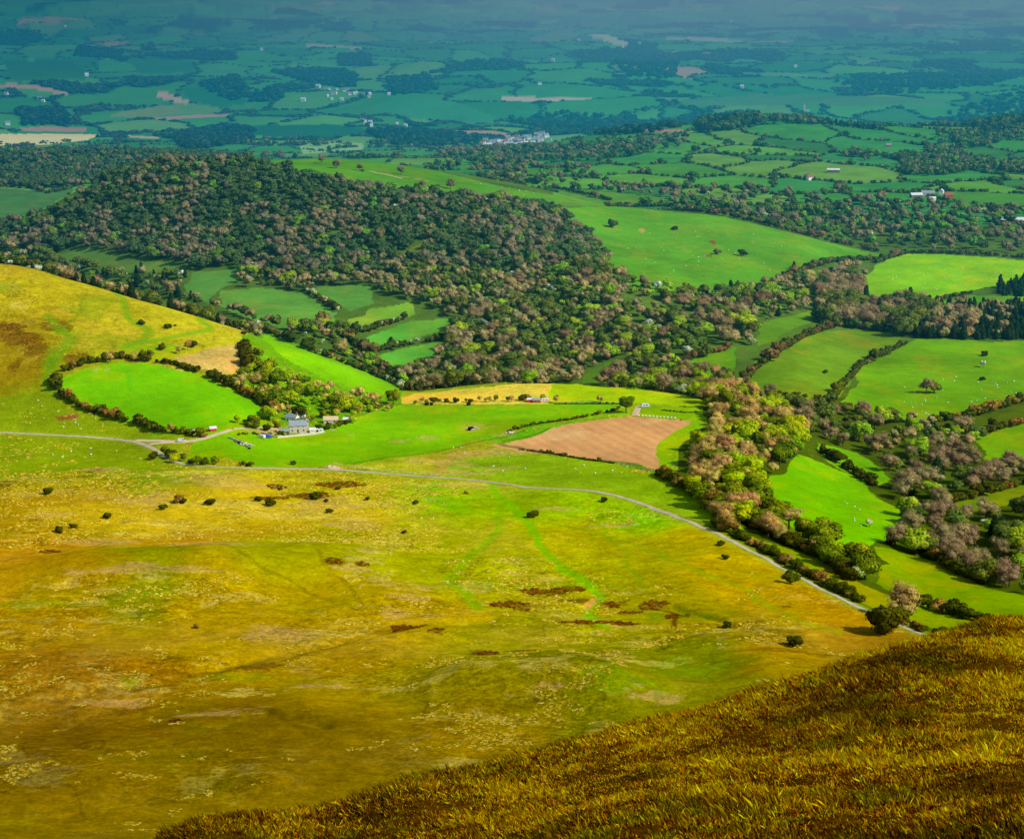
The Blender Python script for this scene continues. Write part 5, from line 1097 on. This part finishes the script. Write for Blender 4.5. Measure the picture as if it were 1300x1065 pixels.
# ------------------------------------------------------------------ sheep
def sheep_mesh():
    mb = MB(); mb.ball((0, 0, .62), (.55, .30, .30), 10, 7); mb.tube([(.45, 0, .72), (.62, 0, .82), (.72, 0, .82)], [.16, .13, .10], 8); mb.tube([(.68, 0, .83), (.86, 0, .74)], [.10, .06], 7)
    for x in (-.33, .33):
        for y in (-.14, .14): mb.tube([(x, y, .5), (x, y, .25), (x, y, 0)], [.07, .045, .04], 5)
    for y in (-.1, .1): mb.tube([(.66, y, .88), (.64, y * 2, .86)], [.04, .015], 4)
    mb.tube([(-.53, 0, .66), (-.62, 0, .5)], [.06, .03], 5)
    return mb.build('sheep', [M_wool])
SM = sheep_mesh()
FLK = [([(40,505),(60,510),(120,530),(160,545),(90,548),(50,530)], 12, 'white sheep grazing on the common above the road at left'),([(130,563),(190,572),(180,585),(60,590),(20,580)], 9, 'white sheep grazing on the green below the road bend'),
 ([(780,300),(850,290),(1000,300),(1060,325),(960,350),(860,360),(810,350)], 55, 'tiny white sheep on the big pasture above the dingle'),([(1130,345),(1200,335),(1290,340),(1290,352),(1200,368),(1140,380)], 45, 'tiny white sheep on the lime green field'),
 ([(1120,500),(1180,480),(1290,470),(1290,500),(1230,515),(1180,530)], 34, 'tiny white sheep on the wide right pasture'),([(600,585),(650,580),(800,592),(780,610),(640,605)], 9, 'white sheep on the rough green between road and ploughed field'),([(1010,625),(1050,610),(1120,650),(1100,675)], 6, 'white sheep in the bright valley pasture'),
 ([(560,570),(600,565),(640,575),(620,590)], 5, 'white sheep near the tip of the ploughed field'),([(600,232),(680,242),(690,256),(620,246)], 12, 'tiny white sheep on the skyline field')]
for pg, n, lab in FLK:
    pl = ppoly(pg); a = pl.min(0); b = pl.max(0); c = 0
    while c < n:
        x = random.uniform(a[0], b[0]); y = random.uniform(a[1], b[1])
        if inpoly(np.array([x]), np.array([y]), pl)[0]:
            put('sheep', SM, lab, 'sheep', lab.replace('sheep', 'sheep flock', 1), loc=(x, y, float(H(x, y))), rz=random.uniform(0, 6.28), sc=random.uniform(.85, 1.1)); c += 1

# ------------------------------------------------------------------ foreground heath: tufts of grass and heather
def tufts():
    rng = RNG; n = 230000
    y = rng.uniform(21, 104, n); u = rng.uniform(180, 1420, n); x = (u - 650) / (F * CP) * y
    keep = rng.uniform(0, 1, n) < np.clip((y / 95) ** .9 + .1, 0, 1) * smooth(-.75, -.3, fbm(x / 1.9, y / 2.4, 168, 3))
    x = x[keep]; y = y[keep]; m = shown(x, y, .5); x = x[m]; y = y[m]
    z = H(x, y); big = fbm(x / 5, y / 9, 163, 3)
    q = fbm(x / 1.5, y / 2.2, 161, 3) * .8 + .8 * fbm(x / .45, y / .6, 162, 2) + .45 * big + rng.normal(size=len(x)) * .12
    kind = np.where(q > .30, 0, np.where(q > -.50, 1, 2)); kind = np.where((kind == 1) & (rng.uniform(0, 1, len(x)) < .3), 0, kind)
    cs = {0: [(206,146,0),(180,116,0),(236,184,10),(150,88,0),(196,150,0),(210,180,0)], 1: [(96,44,0),(62,26,0),(136,66,0),(46,24,0),(158,86,0)], 2: [(140,126,0),(186,166,0),(104,84,0)]}
    Vs = []; Cs = []
    for k in (0, 1, 2):
        m = kind == k; X_, Y_, Z_, B_ = x[m], y[m], z[m], big[m]; n = len(X_); L = (.165, .12, .15)[k] * rng.uniform(.4, 1.5, n) * np.clip(1 + 1.2 * fbm(X_ / 2.6, Y_ / 3.4, 165, 2), .35, 1.55); L *= np.where(rng.uniform(0, 1, n) < .05, 1.35, 1)
        cc = np.array([alb(c) for c in cs[k]])
        for j in range((7, 10, 7)[k]):
            a = rng.uniform(0, 6.28, n); ln = rng.uniform(.1, 1.0, n) if k != 1 else rng.uniform(.3, 1.25, n); r0 = rng.uniform(0, .14, n); l = L * rng.uniform(.4, 1.15, n)
            bx = X_ + np.cos(a) * r0; by = Y_ + np.sin(a) * r0; dx = np.cos(a + rng.normal(size=n) * .5) * ln * l - .25 * l; dy = np.sin(a) * ln * l
            px = -np.sin(a * 3.1); py = np.cos(a * 3.1); dz = l * np.sqrt(np.clip(1 - (ln * .75) ** 2, .12, 1)); wv = (.009, .017, .010)[k] * rng.uniform(.6, 1.5, n); bz = Z_ - .03
            V = np.stack([np.stack([bx - px * wv, by - py * wv, bz], 1), np.stack([bx + px * wv, by + py * wv, bz], 1), np.stack([bx + dx * .55 + px * wv * .8, by + dy * .55 + py * wv * .8, bz + dz * .7], 1), np.stack([bx + dx, by + dy, bz + dz], 1)], 1)
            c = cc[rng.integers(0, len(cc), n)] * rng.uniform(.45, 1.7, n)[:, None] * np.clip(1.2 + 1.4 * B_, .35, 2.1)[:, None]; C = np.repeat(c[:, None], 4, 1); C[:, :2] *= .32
            Vs.append(V); Cs.append(C)
    V = np.concatenate(Vs).reshape(-1, 3); C = np.concatenate(Cs).reshape(-1, 3)
    print('tufts', len(x))
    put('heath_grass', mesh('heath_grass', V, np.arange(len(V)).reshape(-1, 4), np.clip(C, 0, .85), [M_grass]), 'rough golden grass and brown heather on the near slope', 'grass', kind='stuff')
tufts()

def tussocks():
    rng = np.random.default_rng(77); n = 170000
    y = 540 * (1600 / 540) ** rng.uniform(0, 1, n); u = rng.uniform(-40, 1340, n); x = (u - 650) / (F * CP) * y
    ok = (y < crest_y(x, y)); x = x[ok]; y = y[ok]
    g = np.ones(x.shape, bool)
    for a, b, p in FB:
        if a[1] < 1500: g &= ~inpoly(x, y, p)
    x = x[g]; y = y[g]
    st = fbm(x / 14, y / 10, 171, 4, .65) + .75 * fbm(x / 75, y / 60, 67, 3) + .42 * smooth(880, 1000, y) * smooth(1200, 1120, y) * smooth(60, -60, x)
    k = (st > .46) & (rng.uniform(0, 1, len(x)) < .6); k &= dline(x, y, ROAD) > 5
    br = np.zeros(x.shape, bool)
    for (uu, vv, ru, rv) in HEATH:
        cx, cy_ = hit(uu, vv); t = v2t(vv); br |= np.hypot((x - cx) / (ru * cy_ / F), (y - cy_) / (rv * cy_ / (F * t))) + .5 * fbm(x / 8, y / 8, 173, 3) < .95
    for nm, msk, cols, hh, lab in (('rushes', k & ~br, [(214,194,44),(196,172,20),(226,210,84),(176,160,6),(140,134,0)], .34, 'pale straw coloured rush tussocks across the moor'), ('heather', br, [(104,66,6),(84,50,4),(124,86,8),(120,96,8)], .4, 'dark brown heather patches on the moor')):
        xs = x[msk][:26000]; ys = y[msk][:26000]; m = shown(xs, ys, .5); xs = xs[m]; ys = ys[m]; zs = H(xs, ys); N_t = len(xs); print(nm, N_t)
        cc = np.array([alb(c) for c in cols]); nb = 5; Vs = []; Cs = []
        for j in range(nb):
            a = rng.uniform(-.7, .7, N_t); s_ = hh * rng.uniform(.3, 1.2, N_t) ** 1.3; w_ = s_ * rng.uniform(.8, 1.9, N_t); ox = rng.normal(size=N_t) * .45; oy = rng.normal(size=N_t) * .45
            ca, sa = np.cos(a), np.sin(a); bx = xs + ox; by = ys + oy
            Vs.append(np.stack([np.stack([bx - ca * w_ * .6, by - sa * w_ * .6, zs - .1], 1), np.stack([bx + ca * w_ * .6, by + sa * w_ * .6, zs - .1], 1), np.stack([bx + ca * w_ + sa * .3 * s_, by + sa * w_ + ca * .5 * s_, zs + s_], 1), np.stack([bx - ca * w_ + sa * .3 * s_, by - sa * w_ + ca * .5 * s_, zs + s_ * .9], 1)], 1))
            c = cc[rng.integers(0, len(cc), N_t)] * rng.uniform(.75, 1.2, N_t)[:, None] * (np.clip(.72 + .5 * smooth(600, 1000, ys), 0, 1.1))[:, None]; Cs.append(np.repeat(c[:, None], 4, 1))
        V = np.concatenate(Vs).reshape(-1, 3); C = np.concatenate(Cs).reshape(-1, 3); nn = np.tile(np.array([[.25, -.3, .92]]), (len(V), 1))
        put(nm, mesh(nm, V, np.arange(len(V)).reshape(-1, 4), np.clip(C, 0, .85), [M_grass], nrm=nn), lab, nm, kind='stuff')
HEATH = [(650,768,28,7),(690,752,32,6),(720,748,20,5),(740,790,32,5),(790,792,20,5),(620,830,16,8),(520,798,22,5),(830,768,22,5),(860,782,18,5),(777,767,12,3),(800,778,16,4),(555,800,12,4),(425,712,14,5),(460,716,10,4),(350,618,14,4),(345,632,22,4),(65,700,16,5),(430,615,30,6),(400,630,26,6),(225,915,10,2.5),(12,416,14,3),(30,432,16,3),(120,520,6,3)]
tussocks()

# ------------------------------------------------------------------ light, sky, camera
AZ = math.radians(118); EL = math.radians(40)      # azimuth clockwise from +Y
S = (math.sin(AZ) * math.cos(EL), math.cos(AZ) * math.cos(EL), math.sin(EL))
from mathutils import Vector
sun = bpy.data.lights.new('sun', 'SUN'); sun.energy = 4.15; sun.angle = math.radians(.5); sun.color = (1, .95, .86)
so = bpy.data.objects.new('sun', sun); COL.objects.link(so); so.rotation_euler = Vector(S).to_track_quat('Z', 'Y').to_euler()
w = bpy.data.worlds.new('World'); scene.world = w; w.use_nodes = True; nt = w.node_tree
sky = nt.nodes.new('ShaderNodeTexSky'); sky.sky_type = 'NISHITA'; sky.sun_disc = False; sky.sun_elevation = EL; sky.sun_rotation = AZ; sky.air_density = 1.0
bg = nt.nodes['Background']; bg.inputs[1].default_value = .125; nt.links.new(sky.outputs[0], bg.inputs[0])
cam = bpy.data.cameras.new('camera'); cam.sensor_width = 36; cam.lens = 36 * F / 1300; cam.clip_end = 80000; cam.clip_start = .1
co = bpy.data.objects.new('camera', cam); COL.objects.link(co); co.rotation_euler = (math.pi / 2 - P, 0, 0); scene.camera = co
scene.view_settings.view_transform = 'Standard'; scene.view_settings.look = 'None'; scene.view_settings.exposure = 0
scene.render.engine = 'CYCLES'; scene.cycles.max_bounces = 3; scene.cycles.diffuse_bounces = 2; scene.cycles.use_denoising = True
scene.cycles.use_adaptive_sampling = True; scene.cycles.adaptive_threshold = .03
